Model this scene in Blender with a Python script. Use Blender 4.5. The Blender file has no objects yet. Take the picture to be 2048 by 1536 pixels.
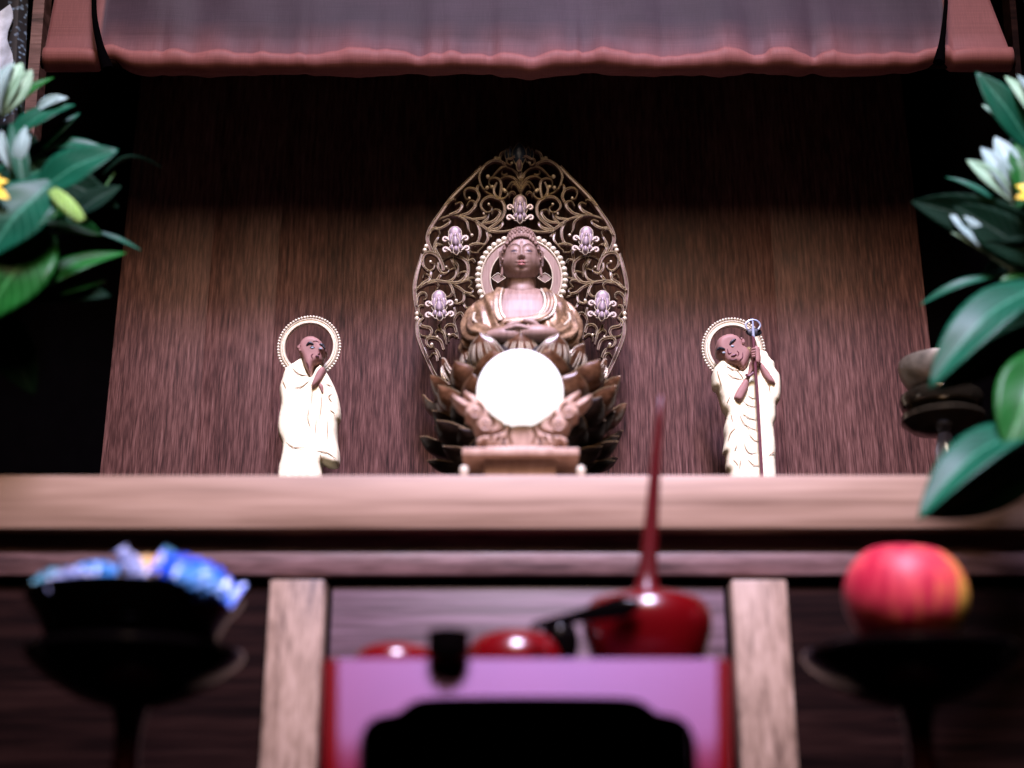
import bpy, math, random
import numpy as np
from mathutils import Vector, Matrix
from mathutils.geometry import delaunay_2d_cdt
R = random.Random(7)
rad = math.radians
SC = bpy.context.scene
COL = SC.collection

# ------------------------------------------------------------------ camera
PITCH = rad(20.0); LENS = 50.0; FPX = 2048 * LENS / 36.0
cd = bpy.data.cameras.new('camera'); cam = bpy.data.objects.new('camera', cd); COL.objects.link(cam)
cam.location = (0, 0, 0); cam.rotation_euler = (rad(90) + PITCH, 0, 0)
cd.lens = LENS; cd.sensor_width = 36; cd.clip_start = .01; cd.clip_end = 50
cd.dof.use_dof = True; cd.dof.focus_distance = 1.325; cd.dof.aperture_fstop = 2.4
SC.camera = cam
# ------------------------------------------------------------------ world and lamps (indoors: ceiling panel + warm lamp, plus an added spot)
w = bpy.data.worlds.new('World'); SC.world = w; w.use_nodes = True
w.node_tree.nodes['Background'].inputs[0].default_value = (.6, .65, 1, 1)
w.node_tree.nodes['Background'].inputs[1].default_value = .0
def area(name, loc, aim, sx, sy, power, col):
    l = bpy.data.lights.new(name, 'AREA'); l.shape = 'ELLIPSE'; l.size = sx; l.size_y = sy
    l.energy = power; l.color = col
    o = bpy.data.objects.new(name, l); COL.objects.link(o); o.location = loc
    o.rotation_euler = (Vector(aim) - Vector(loc)).to_track_quat('-Z', 'Y').to_euler()
    return o
area('ceiling_lamp', (0.08, -.75, 2.70), (0.02, 1.05, .45), .8, 1.15, 58, (1.0, .79, .70))
sl = bpy.data.lights.new('added_spot', 'SPOT'); sl.energy = 1750; sl.color = (.64, .60, 1.0); sl.spot_size = rad(25); sl.spot_blend = 1.0; sl.shadow_soft_size = .42  # added bluish spot, shapes the brightness fall-off around the middle
so_ = bpy.data.objects.new('added_spot', sl); COL.objects.link(so_); so_.location = (0.10, -.72, 2.80)
so_.rotation_euler = (Vector((.03, 1.0, .26)) - so_.location).to_track_quat('-Z', 'Y').to_euler()
SC.cycles.diffuse_bounces = 1
area('warm_lamp', (-0.05, -1.0, 2.20), (0.02, 1.05, .45), .9, 1.35, 38, (1.0, .66, .42))
SC.view_settings.view_transform = 'Standard'; SC.view_settings.look = 'None'
SC.view_settings.exposure = 0.05; SC.view_settings.gamma = 1.0; SC.view_settings.use_curve_mapping = False

# ------------------------------------------------------------------ helpers
CT, ST = math.cos(PITCH), math.sin(PITCH)
def P(u, v, Y):
    """the point of the upright plane at depth Y that stands at photo position (u, v)"""
    x = (u - 1024) / FPX; y = (768 - v) / FPX
    t = Y / (CT - y * ST)
    return Vector((x * t, Y, (ST + y * CT) * t))
def mpp(v, Y):
    return (P(1025, v, Y) - P(1024, v, Y)).length
def link(o, parent=None):
    COL.objects.link(o)
    if parent is not None: o.parent = parent
    return o
def tag(o, label=None, cat=None, group=None, kind=None):
    if label: o['label'] = label
    if cat: o['category'] = cat
    if group: o['group'] = group
    if kind: o['kind'] = kind
    return o
def empty(name, loc=(0, 0, 0), parent=None):
    o = bpy.data.objects.new(name, None); o.empty_display_size = .01
    o.location = loc; link(o, parent); return o
class MB:
    def __init__(s): s.v = []; s.f = []; s.m = []
    def add(s, vs, fs, mat=0):
        b = len(s.v); s.v += [tuple(q) for q in vs]; s.f += [tuple(i + b for i in f) for f in fs]; s.m += [mat] * len(fs)
        return s
    def grid(s, rows, mat=0, cu=False, cv=False):
        n = len(rows); k = len(rows[0]); vs = [q for r in rows for q in r]; fs = []
        for i in range(n if cu else n - 1):
            for j in range(k if cv else k - 1):
                a, b = i * k + j, i * k + (j + 1) % k; c, d = ((i + 1) % n) * k + (j + 1) % k, ((i + 1) % n) * k + j
                fs.append((a, b, c, d))
        return s.add(vs, fs, mat)
    def box(s, x0, x1, y0, y1, z0, z1, bev=0.0, mat=0):
        if bev <= 0:
            vs = [(x, y, z) for x in (x0, x1) for y in (y0, y1) for z in (z0, z1)]
            return s.add(vs, [(0, 1, 3, 2), (4, 6, 7, 5), (0, 4, 5, 1), (2, 3, 7, 6), (0, 2, 6, 4), (1, 5, 7, 3)], mat)
        # chamfered box
        import bmesh
        bm = bmesh.new(); bmesh.ops.create_cube(bm, size=1)
        for q in bm.verts:
            q.co = Vector(((x0 + x1) / 2 + q.co.x * (x1 - x0), (y0 + y1) / 2 + q.co.y * (y1 - y0), (z0 + z1) / 2 + q.co.z * (z1 - z0)))
        bmesh.ops.bevel(bm, geom=bm.edges[:], offset=bev, segments=2, affect='EDGES', profile=.5)
        bm.verts.ensure_lookup_table(); bm.verts.index_update()
        s.add([q.co[:] for q in bm.verts], [[q.index for q in f.verts] for f in bm.faces], mat); bm.free(); return s
    def lathe(s, prof, seg=48, c=(0, 0, 0), mat=0, lean=(0, 0)):
        rows = []
        for (r, z) in prof:
            rows.append([(c[0] + max(r, 1e-5) * math.cos(2 * math.pi * j / seg) + lean[0] * z,
                          c[1] + max(r, 1e-5) * math.sin(2 * math.pi * j / seg) + lean[1] * z, c[2] + z) for j in range(seg)])
        return s.grid(rows, mat, cv=True)
    def sphere(s, c, r, seg=12, rings=8, mat=0, sc=(1, 1, 1)):
        rows = []
        for i in range(rings + 1):
            t = math.pi * i / rings; st = max(math.sin(t), 1e-4)
            rows.append([(c[0] + r * sc[0] * st * math.cos(2 * math.pi * j / seg), c[1] + r * sc[1] * st * math.sin(2 * math.pi * j / seg),
                          c[2] + r * sc[2] * math.cos(t)) for j in range(seg)])
        return s.grid(rows, mat, cv=True)
    def tube(s, pts, rr, seg=8, mat=0, cap=True, flat=1.0, up=None):
        pts = [Vector(q) for q in pts]; n = len(pts)
        if not hasattr(rr, '__len__'): rr = [rr] * n
        rows = []; N = None
        for i in range(n):
            T = (pts[min(i + 1, n - 1)] - pts[max(i - 1, 0)])
            T = T.normalized() if T.length > 1e-9 else Vector((0, 0, 1))
            if N is None:
                a = Vector(up) if up else (Vector((0, 1, 0)) if abs(T.y) < .9 else Vector((1, 0, 0)))
                N = (a - T * a.dot(T)).normalized()
            else:
                N = (N - T * N.dot(T)); N = N.normalized() if N.length > 1e-6 else T.orthogonal().normalized()
            B = T.cross(N)
            rows.append([pts[i] + (N * math.cos(2 * math.pi * j / seg) * flat + B * math.sin(2 * math.pi * j / seg)) * rr[i] for j in range(seg)])
        b = len(s.v); s.grid(rows, mat, cv=True)
        if cap:
            s.f.append(tuple(b + j for j in range(seg))); s.f.append(tuple(b + (n - 1) * seg + j for j in reversed(range(seg)))); s.m += [mat, mat]
        return s
    def build(s, name, mats, parent=None, smooth=True, angle=40):
        me = bpy.data.meshes.new(name); me.from_pydata(s.v, [], s.f)
        if not isinstance(mats, (list, tuple)): mats = [mats]
        for m in mats: me.materials.append(m)
        me.polygons.foreach_set('material_index', s.m)
        import bmesh
        bm = bmesh.new(); bm.from_mesh(me); bmesh.ops.recalc_face_normals(bm, faces=bm.faces[:]); bm.to_mesh(me); bm.free()
        if smooth:
            me.polygons.foreach_set('use_smooth', [True] * len(me.polygons))
            me.set_sharp_from_angle(angle=rad(angle))
        me.update()
        return link(bpy.data.objects.new(name, me), parent)
def share(o, parent=None, name=None):
    c = o.copy(); link(c); c.parent = parent; return c
def spline(pts, n=8, closed=False):
    """Catmull-Rom through the given points"""
    p = [np.array(q, float) for q in pts]; k = len(p); out = []
    for i in range(k if closed else k - 1):
        if closed: a, b, c, d = p[i - 1], p[i], p[(i + 1) % k], p[(i + 2) % k]
        else:
            b, c = p[i], p[i + 1]; a = p[i - 1] if i > 0 else 2 * b - c; d = p[i + 2] if i + 2 < k else 2 * c - b
        for j in range(n):
            t = j / n
            out.append(.5 * ((2 * b) + (-a + c) * t + (2 * a - 5 * b + 4 * c - d) * t * t + (-a + 3 * b - 3 * c + d) * t ** 3))
    if not closed: out.append(p[-1])
    return out
def seg_dist(Q, poly, closed=True):
    """distance of points Q (n,2) to a polyline"""
    Q = np.asarray(Q, float); A = np.asarray(poly, float); B = np.roll(A, -1, 0)
    if not closed: A, B = A[:-1], B[:-1]
    best = np.full(len(Q), 1e9)
    for a, b in zip(A, B):
        ab = b - a; L = ab @ ab + 1e-12
        t = np.clip(((Q - a) @ ab) / L, 0, 1)
        best = np.minimum(best, np.linalg.norm(Q - (a + t[:, None] * ab), axis=1))
    return best
def relief(outline, Y, H, RR, back, step, name, mat, parent, creases=(), cdepth=.3, cw=5, extra=None, n=5, angle=60):
    """carved relief: a closed solid whose front swells from an outline given in photo positions (real depth Y, swell H metres, back thickness)"""
    ol = [np.array(q) for q in spline(outline, n, True)]
    ol = np.array(ol); lo, hi = ol.min(0), ol.max(0)
    gx, gy = np.meshgrid(np.arange(lo[0], hi[0], step), np.arange(lo[1], hi[1], step))
    gx = gx + (np.arange(gx.shape[0]) % 2)[:, None] * step / 2
    Q = np.stack([gx.ravel(), gy.ravel()], 1)
    inside = np.zeros(len(Q), bool); j = len(ol) - 1
    for i in range(len(ol)):
        xi, yi = ol[i]; xj, yj = ol[j]
        c = ((yi > Q[:, 1]) != (yj > Q[:, 1])) & (Q[:, 0] < (xj - xi) * (Q[:, 1] - yi) / (yj - yi + 1e-12) + xi)
        inside ^= c; j = i
    Q = Q[inside]; Q = Q[seg_dist(Q, ol) > step * .55]
    vs = [Vector(q) for q in np.vstack([ol, Q])]
    nb = len(ol)
    r = delaunay_2d_cdt(vs, [(i, (i + 1) % nb) for i in range(nb)], [], 1, 1e-6)
    vv = np.array([q[:] for q in r[0]]); fs = [tuple(f) for f in r[2]]
    d = seg_dist(vv, ol); k = np.clip(d / RR, 0, 1)
    h = H * np.sqrt(np.clip(1 - (1 - k) ** 2, 0, 1))
    for c in creases:
        cc = np.array(spline(c, 4)); dc = seg_dist(vv, cc, False)
        h = h - H * cdepth * np.exp(-(dc / cw) ** 2) * k
    if extra is not None: h = h + extra(vv, k)
    co = []
    for (u, v), hh in zip(vv, h):
        p = P(u, v, Y); p.y -= hh; co.append(p[:])
    m = len(co)
    for (u, v) in vv:
        p = P(u, v, Y); p.y += back; co.append(p[:])
    cnt = {}
    for f in fs:
        for a, b in zip(f, f[1:] + f[:1]): cnt[(a, b)] = 1
    fb = [tuple(i + m for i in reversed(f)) for f in fs]
    side = [(b, a, a + m, b + m) for (a, b) in cnt if (b, a) not in cnt]
    mb = MB(); mb.add(co, fs + fb + side)
    return mb.build(name, mat, parent, angle=angle)

# ------------------------------------------------------------------ materials
def nmat(name):
    m = bpy.data.materials.new(name); m.use_nodes = True; nt = m.node_tree
    return m, nt, nt.nodes['Principled BSDF']
def plain(name, col, rough=.5, metal=0., spec=.5, coat=0., var=.12, vs=60., bump=0., bs=200., ior=1.5, sss=0., trans=0.):
    m, nt, b = nmat(name)
    b.inputs['Roughness'].default_value = rough; b.inputs['Metallic'].default_value = metal
    b.inputs['Specular IOR Level'].default_value = spec; b.inputs['Coat Weight'].default_value = coat; b.inputs['IOR'].default_value = ior
    b.inputs['Coat Roughness'].default_value = .06
    b.inputs['Subsurface Weight'].default_value = sss; b.inputs['Subsurface Radius'].default_value = (.004, .003, .002)
    b.inputs['Transmission Weight'].default_value = trans
    tc = nt.nodes.new('ShaderNodeTexCoord'); n = nt.nodes.new('ShaderNodeTexNoise'); n.inputs['Scale'].default_value = vs; n.inputs['Detail'].default_value = 4
    nt.links.new(tc.outputs['Object'], n.inputs['Vector'])
    r = nt.nodes.new('ShaderNodeValToRGB'); e = r.color_ramp.elements
    e[0].position = .3; e[1].position = .7
    e[0].color = (*[c * (1 - var) for c in col], 1); e[1].color = (*[min(1, c * (1 + var)) for c in col], 1)
    nt.links.new(n.outputs['Fac'], r.inputs['Fac']); nt.links.new(r.outputs['Color'], b.inputs['Base Color'])
    if bump > 0:
        n2 = nt.nodes.new('ShaderNodeTexNoise'); n2.inputs['Scale'].default_value = bs; n2.inputs['Detail'].default_value = 3
        nt.links.new(tc.outputs['Object'], n2.inputs['Vector'])
        bp = nt.nodes.new('ShaderNodeBump'); bp.inputs['Strength'].default_value = bump; bp.inputs['Distance'].default_value = .001
        nt.links.new(n2.outputs['Fac'], bp.inputs['Height']); nt.links.new(bp.outputs['Normal'], b.inputs['Normal'])
    return m
def wood(name, cols, fine, broad, rough=.45, spec=.5, bump=.25, fmix=.6, distort=0.0, rvar=.1):
    """grain: fine = stretched noise scale (x,y,z), broad = large tone changes"""
    m, nt, b = nmat(name); L = nt.links.new
    tc = nt.nodes.new('ShaderNodeTexCoord')
    oi = nt.nodes.new('ShaderNodeObjectInfo')
    va = nt.nodes.new('ShaderNodeVectorMath'); va.operation = 'ADD'
    sc_ = nt.nodes.new('ShaderNodeVectorMath'); sc_.operation = 'SCALE'; sc_.inputs['Scale'].default_value = 3.7
    cx = nt.nodes.new('ShaderNodeCombineXYZ'); L(oi.outputs['Random'], cx.inputs[0]); L(oi.outputs['Random'], cx.inputs[2])
    L(cx.outputs[0], sc_.inputs[0]); L(tc.outputs['Object'], va.inputs[0]); L(sc_.outputs[0], va.inputs[1])
    def noise(scale, det, dist=0.):
        mp = nt.nodes.new('ShaderNodeMapping'); mp.inputs['Scale'].default_value = scale
        n = nt.nodes.new('ShaderNodeTexNoise'); n.inputs['Scale'].default_value = 1; n.inputs['Detail'].default_value = det; n.inputs['Distortion'].default_value = dist
        L(va.outputs[0], mp.inputs['Vector']); L(mp.outputs[0], n.inputs['Vector']); return n
    nf = noise(fine, 5, distort); nb_ = noise(broad, 4, .6); nm = noise(tuple(c * .33 for c in fine), 3, distort)
    mx = nt.nodes.new('ShaderNodeMix'); mx.inputs[0].default_value = fmix
    L(nb_.outputs['Fac'], mx.inputs[2]); L(nf.outputs['Fac'], mx.inputs[3])
    mx2 = nt.nodes.new('ShaderNodeMix'); mx2.inputs[0].default_value = .35
    L(mx.outputs[0], mx2.inputs[2]); L(nm.outputs['Fac'], mx2.inputs[3])
    r = nt.nodes.new('ShaderNodeValToRGB'); el = r.color_ramp.elements
    pos = [.36, .47, .55, .66][:len(cols)]
    while len(el) < len(cols): el.new(.5)
    for e, p, c in zip(el, pos, cols): e.position = p; e.color = (*c, 1)
    L(mx2.outputs[0], r.inputs['Fac']); L(r.outputs['Color'], b.inputs['Base Color'])
    b.inputs['Roughness'].default_value = rough; b.inputs['Specular IOR Level'].default_value = spec
    mr = nt.nodes.new('ShaderNodeMapRange'); mr.inputs[3].default_value = rough - rvar; mr.inputs[4].default_value = rough + rvar
    L(nf.outputs['Fac'], mr.inputs[0]); L(mr.outputs[0], b.inputs['Roughness'])
    bp = nt.nodes.new('ShaderNodeBump'); bp.inputs['Strength'].default_value = bump; bp.inputs['Distance'].default_value = .0006
    L(nf.outputs['Fac'], bp.inputs['Height']); L(bp.outputs['Normal'], b.inputs['Normal'])
    return m
M = {}
M['panel'] = wood('dark veneer', [(.008, .003, .003), (.072, .030, .025), (.150, .069, .057), (.27, .145, .122)], (950, 60, 55), (11, 6, 1.0), .5, .3, .7, .62)
M['shelf'] = wood('pale shelf wood', [(.15, .085, .048), (.255, .16, .10), (.325, .21, .135), (.39, .265, .18)], (9, 120, 260), (3, 20, 40), .5, .4, .25, .45, .3)
M['rail'] = wood('brown rail wood', [(.03, .014, .012), (.085, .043, .037), (.135, .072, .064), (.195, .115, .10)], (40, 150, 420), (5, 20, 60), .42, .45, .4, .5)
M['post'] = wood('pale post wood', [(.075, .042, .026), (.22, .145, .093), (.30, .205, .137), (.38, .27, .19)], (330, 200, 60), (40, 30, 12), .5, .4, .4, .6, .8)
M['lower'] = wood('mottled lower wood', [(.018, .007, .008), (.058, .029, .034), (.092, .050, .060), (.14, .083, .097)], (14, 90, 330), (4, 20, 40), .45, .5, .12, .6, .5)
M['lowdark'] = wood('dark wood and side shade', [(.001, .0005, .0004), (.005, .002, .0016), (.010, .004, .003), (.018, .008, .006)], (14, 90, 330), (4, 20, 40), .7, .02, .12, .6, .5)  # side panels: edge shade and light fall-off put into the colour
M['black'] = plain('black lacquer', (.0012, .0010, .0012), .9, spec=.0)
M['blackgloss'] = plain('glossy black lacquer', (.0015, .001, .001), .16, spec=.09, coat=.0)
M['stat'] = wood('statue wood', [(.15, .085, .06), (.23, .145, .105), (.285, .185, .14), (.34, .23, .18)], (900, 200, 60), (60, 40, 30), .5, .4, .15, .5)
M['stand'] = wood('carved stand wood', [(.25, .15, .095), (.35, .22, .145), (.41, .27, .185), (.47, .32, .23)], (300, 200, 60), (60, 40, 40), .5, .4, .15, .5)
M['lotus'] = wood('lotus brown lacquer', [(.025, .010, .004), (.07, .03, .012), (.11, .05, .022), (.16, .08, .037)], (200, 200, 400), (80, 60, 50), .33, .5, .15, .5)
M['lotusshade'] = wood('lotus lacquer in shade', [(.003, .0015, .001), (.007, .0035, .002), (.012, .006, .003), (.018, .009, .005)], (200, 200, 400), (80, 60, 50), .45, .15, .15, .5)  # shaded copy of the lotus lacquer for the lower petals
M['vine'] = wood('openwork brown', [(.05, .026, .018), (.10, .055, .042), (.14, .085, .072), (.19, .125, .115)], (300, 200, 300), (90, 60, 90), .35, .5, .15, .5)
M['gilt'] = plain('gilt', (.72, .64, .46), .34, metal=.35, spec=.6, var=.12, vs=240, bump=.25, bs=500)
M['giltpale'] = plain('pale gilt', (.66, .60, .44), .4, metal=.2, spec=.6, var=.08, vs=240, bump=.2, bs=500)
M['petalfl'] = plain('ornament lilac gilt', (.30, .235, .26), .42, metal=.15, spec=.45, var=.2, vs=260)
M['robe'] = plain('robe gold leaf', (.95, .89, .60), .55, metal=0, spec=.3, var=.05, vs=70, bump=.2, bs=260)
M['ink'] = plain('ink line', (.30, .19, .09), .7, spec=.2)
M['skin'] = plain('painted skin', (.32, .17, .145), .55, spec=.3, var=.10, vs=120)
M['hairink'] = plain('black paint', (.008, .009, .014), .5)
M['eye'] = plain('eye paint', (.26, .34, .38), .4)
M['iris'] = plain('eye dark paint', (.03, .05, .11), .35)
M['lip'] = plain('dark lip paint', (.12, .03, .04), .5)
M['liprose'] = plain('rose lip paint', (.42, .16, .13), .5)
M['silver'] = plain('silver blue metal', (.55, .65, .82), .3, metal=.5)
M['curlg'] = plain('ornament curl gilt', (.46, .39, .34), .4, metal=.25, spec=.5)
M['neck'] = plain('dark maroon lacquer', (.06, .001, .002), .35, spec=.25)
M['redlac'] = plain('red lacquer', (.095, .001, .002), .24, spec=.5, coat=.15, var=.1, vs=20)
M['redtable'] = plain('red table lacquer', (.12, .002, .010), .42, spec=.40, coat=0, var=.1, vs=12)
M['stemlac'] = plain('dark red stem lacquer', (.02, .001, .002), .22, spec=.6)
M['brass'] = plain('old dark brass', (.05, .042, .026), .2, metal=.75, spec=.6, var=.3, vs=90)
M['brasscup'] = plain('worn brass cup', (.16, .145, .105), .45, metal=.3, spec=.5, var=.3, vs=120)
M['stem'] = plain('green stem', (.05, .17, .045), .5, var=.2)
M['palestem'] = plain('pale green stem', (.22, .42, .22), .5, var=.2)
M['yellow'] = plain('yellow petal', (.85, .62, .01), .5, var=.15)
M['catkin'] = plain('lime bud scales', (.25, .48, .07), .5, var=.25, vs=500)
M['vasemat'] = plain('vase bronze', (.05, .04, .03), .3, metal=.6)
M['redtable'].node_tree.nodes['Principled BSDF'].inputs['Specular Tint'].default_value = (.46, .50, 1, 1)  # tint puts bluish reflected light into the lacquer
# globe: emission painted in for its clipped white brightness
m, nt, b = nmat('emissive milk glass'); b.inputs['Base Color'].default_value = (.9, .9, .9, 1); b.inputs['Roughness'].default_value = .15
b.inputs['Emission Color'].default_value = (1, .985, 1, 1); b.inputs['Emission Strength'].default_value = 1.15; M['globe'] = m
def leafmat(name, c1, c2, rough=.38):
    m, nt, b = nmat(name); L = nt.links.new
    b.inputs['Roughness'].default_value = rough; b.inputs['Specular IOR Level'].default_value = .13 if rough < .6 else .04
    uv = nt.nodes.new('ShaderNodeUVMap'); uv.uv_map = 'UVMap'
    sp = nt.nodes.new('ShaderNodeSeparateXYZ'); L(uv.outputs[0], sp.inputs[0])
    # veins: slanted stripes from the midrib, uv.x along the leaf, uv.y across (-1..1 mapped 0..1)
    a = nt.nodes.new('ShaderNodeMath'); a.operation = 'SUBTRACT'; a.inputs[1].default_value = .5; L(sp.outputs[1], a.inputs[0])
    ab = nt.nodes.new('ShaderNodeMath'); ab.operation = 'ABSOLUTE'; L(a.outputs[0], ab.inputs[0])
    sl = nt.nodes.new('ShaderNodeMath'); sl.operation = 'MULTIPLY_ADD'; sl.inputs[1].default_value = -.55; L(ab.outputs[0], sl.inputs[0]); L(sp.outputs[0], sl.inputs[2])
    fr = nt.nodes.new('ShaderNodeMath'); fr.operation = 'MULTIPLY'; fr.inputs[1].default_value = 62; L(sl.outputs[0], fr.inputs[0])
    sn = nt.nodes.new('ShaderNodeMath'); sn.operation = 'SINE'; L(fr.outputs[0], sn.inputs[0])
    pw = nt.nodes.new('ShaderNodeMapRange'); pw.inputs[1].default_value = .75; pw.inputs[2].default_value = 1; L(sn.outputs[0], pw.inputs[0])
    mid = nt.nodes.new('ShaderNodeMapRange'); mid.inputs[1].default_value = .035; mid.inputs[2].default_value = .012; L(ab.outputs[0], mid.inputs[0])
    mxv = nt.nodes.new('ShaderNodeMath'); mxv.operation = 'MULTIPLY_ADD'; mxv.inputs[1].default_value = .35; L(pw.outputs[0], mxv.inputs[0]); L(mid.outputs[0], mxv.inputs[2])
    tc = nt.nodes.new('ShaderNodeTexCoord'); n = nt.nodes.new('ShaderNodeTexNoise'); n.inputs['Scale'].default_value = 45; L(tc.outputs['Object'], n.inputs['Vector'])
    r = nt.nodes.new('ShaderNodeMix'); r.data_type = 'RGBA'
    r.inputs[6].default_value = (*c1, 1); r.inputs[7].default_value = (*c2, 1)
    L(n.outputs['Fac'], r.inputs[0])
    r2 = nt.nodes.new('ShaderNodeMix'); r2.data_type = 'RGBA'; L(mxv.outputs[0], r2.inputs[0]); L(r.outputs[2], r2.inputs[6])
    r2.inputs[7].default_value = (*[min(1, c * 1.7 + .03) for c in c2], 1)
    L(r2.outputs[2], b.inputs['Base Color'])
    return m
M['leaf'] = leafmat('teal green leaf', (.001, .036, .016), (.003, .085, .040), .42)
M['leaf2'] = leafmat('grass green leaf', (.002, .045, .004), (.006, .11, .012), .42)
M['leafdark'] = leafmat('deep green and shaded leaf', (.001, .009, .004), (.002, .02, .008), .7)  # also puts shade into leaf undersides and shadowed leaves
M['white'] = leafmat('white green petal', (.13, .26, .22), (.33, .46, .42), .5)
M['budgreen'] = leafmat('pale green petal', (.10, .28, .13), (.36, .54, .38), .5)
# cloth: grey sheet and red-brown hem carry painted light and shade (vertex attribute 'hem')
m, nt, b = nmat('roller cloth'); L = nt.links.new
at_ = nt.nodes.new('ShaderNodeAttribute'); at_.attribute_name = 'hem'
tc = nt.nodes.new('ShaderNodeTexCoord')
def nz(scale, det=3):
    mp = nt.nodes.new('ShaderNodeMapping'); mp.inputs['Scale'].default_value = scale
    n = nt.nodes.new('ShaderNodeTexNoise'); n.inputs['Scale'].default_value = 1; n.inputs['Detail'].default_value = det
    L(tc.outputs['Object'], mp.inputs['Vector']); L(mp.outputs[0], n.inputs['Vector']); return n
wv, wh, bl = nz((1300, 20, 60)), nz((10, 300, 1300)), nz((7, 9, 14))
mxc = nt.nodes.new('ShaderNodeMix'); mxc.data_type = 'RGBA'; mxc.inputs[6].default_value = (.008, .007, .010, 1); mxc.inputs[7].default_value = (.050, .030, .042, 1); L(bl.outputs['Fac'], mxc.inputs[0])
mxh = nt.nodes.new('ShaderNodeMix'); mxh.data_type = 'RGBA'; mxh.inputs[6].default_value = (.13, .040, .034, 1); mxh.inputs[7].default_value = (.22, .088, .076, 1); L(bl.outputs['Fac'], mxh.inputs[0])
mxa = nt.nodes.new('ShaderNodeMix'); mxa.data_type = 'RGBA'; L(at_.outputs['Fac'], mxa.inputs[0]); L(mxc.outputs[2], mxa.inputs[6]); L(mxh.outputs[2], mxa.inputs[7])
ad = nt.nodes.new('ShaderNodeMath'); ad.operation = 'MULTIPLY'; L(wv.outputs['Fac'], ad.inputs[0]); L(wh.outputs['Fac'], ad.inputs[1])
mr = nt.nodes.new('ShaderNodeMapRange'); mr.inputs[1].default_value = .12; mr.inputs[2].default_value = .4; mr.inputs[3].default_value = .84; mr.inputs[4].default_value = 1.14; L(ad.outputs[0], mr.inputs[0])
vm = nt.nodes.new('ShaderNodeVectorMath'); vm.operation = 'SCALE'; L(mxa.outputs[2], vm.inputs[0]); L(mr.outputs[0], vm.inputs['Scale'])
L(vm.outputs[0], b.inputs['Base Color']); b.inputs['Roughness'].default_value = .6; b.inputs['Specular IOR Level'].default_value = .12
b.inputs['Sheen Weight'].default_value = .05
bp = nt.nodes.new('ShaderNodeBump'); bp.inputs['Strength'].default_value = .3; bp.inputs['Distance'].default_value = .0005; L(ad.outputs[0], bp.inputs['Height']); L(bp.outputs[0], b.inputs['Normal'])
M['cloth'] = m
# brocade
m, nt, b = nmat('brocade'); L = nt.links.new
tc = nt.nodes.new('ShaderNodeTexCoord'); v = nt.nodes.new('ShaderNodeTexVoronoi'); v.inputs['Scale'].default_value = 170; v.feature = 'SMOOTH_F1'; L(tc.outputs['Object'], v.inputs['Vector'])
n = nt.nodes.new('ShaderNodeTexNoise'); n.inputs['Scale'].default_value = 140; L(tc.outputs['Object'], n.inputs['Vector'])
mm = nt.nodes.new('ShaderNodeMath'); mm.operation = 'MULTIPLY'; L(v.outputs['Distance'], mm.inputs[0]); L(n.outputs['Fac'], mm.inputs[1])
r = nt.nodes.new('ShaderNodeValToRGB'); e = r.color_ramp.elements; e[0].position = .05; e[0].color = (.16, .26, .40, 1); e[1].position = .16; e[1].color = (.003, .004, .008, 1)
L(mm.outputs[0], r.inputs['Fac']); L(r.outputs['Color'], b.inputs['Base Color']); b.inputs['Roughness'].default_value = .6; M['brocade'] = m
# apple
m, nt, b = nmat('apple skin'); L = nt.links.new
tc = nt.nodes.new('ShaderNodeTexCoord')
mp = nt.nodes.new('ShaderNodeMapping'); mp.inputs['Scale'].default_value = (150, 150, 30); n = nt.nodes.new('ShaderNodeTexNoise'); n.inputs['Scale'].default_value = 1; n.inputs['Detail'].default_value = 4
L(tc.outputs['Object'], mp.inputs[0]); L(mp.outputs[0], n.inputs['Vector'])
sx = nt.nodes.new('ShaderNodeSeparateXYZ'); L(tc.outputs['Object'], sx.inputs[0])
mr = nt.nodes.new('ShaderNodeMapRange'); mr.inputs[1].default_value = .006; mr.inputs[2].default_value = .036; mr.inputs[3].default_value = 0; mr.inputs[4].default_value = .45; L(sx.outputs[0], mr.inputs[0])
mz = nt.nodes.new('ShaderNodeMapRange'); mz.inputs[1].default_value = .012; mz.inputs[2].default_value = -.03; mz.inputs[3].default_value = 0; mz.inputs[4].default_value = .13; L(sx.outputs[2], mz.inputs[0])
a1 = nt.nodes.new('ShaderNodeMath'); a1.operation = 'ADD'; L(n.outputs['Fac'], a1.inputs[0]); L(mr.outputs[0], a1.inputs[1])
a2 = nt.nodes.new('ShaderNodeMath'); a2.operation = 'ADD'; L(a1.outputs[0], a2.inputs[0]); L(mz.outputs[0], a2.inputs[1])
r = nt.nodes.new('ShaderNodeValToRGB'); e = r.color_ramp.elements; e[0].position = .36; e[0].color = (.36, .006, .03, 1); e[1].position = .95; e[1].color = (.60, .36, .05, 1)
q = e.new(.62); q.color = (.55, .045, .06, 1); q = e.new(.76); q.color = (.62, .16, .05, 1)
L(a2.outputs[0], r.inputs['Fac']); L(r.outputs['Color'], b.inputs['Base Color']); b.inputs['Roughness'].default_value = .5; b.inputs['Specular IOR Level'].default_value = .35; M['apple'] = m
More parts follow.
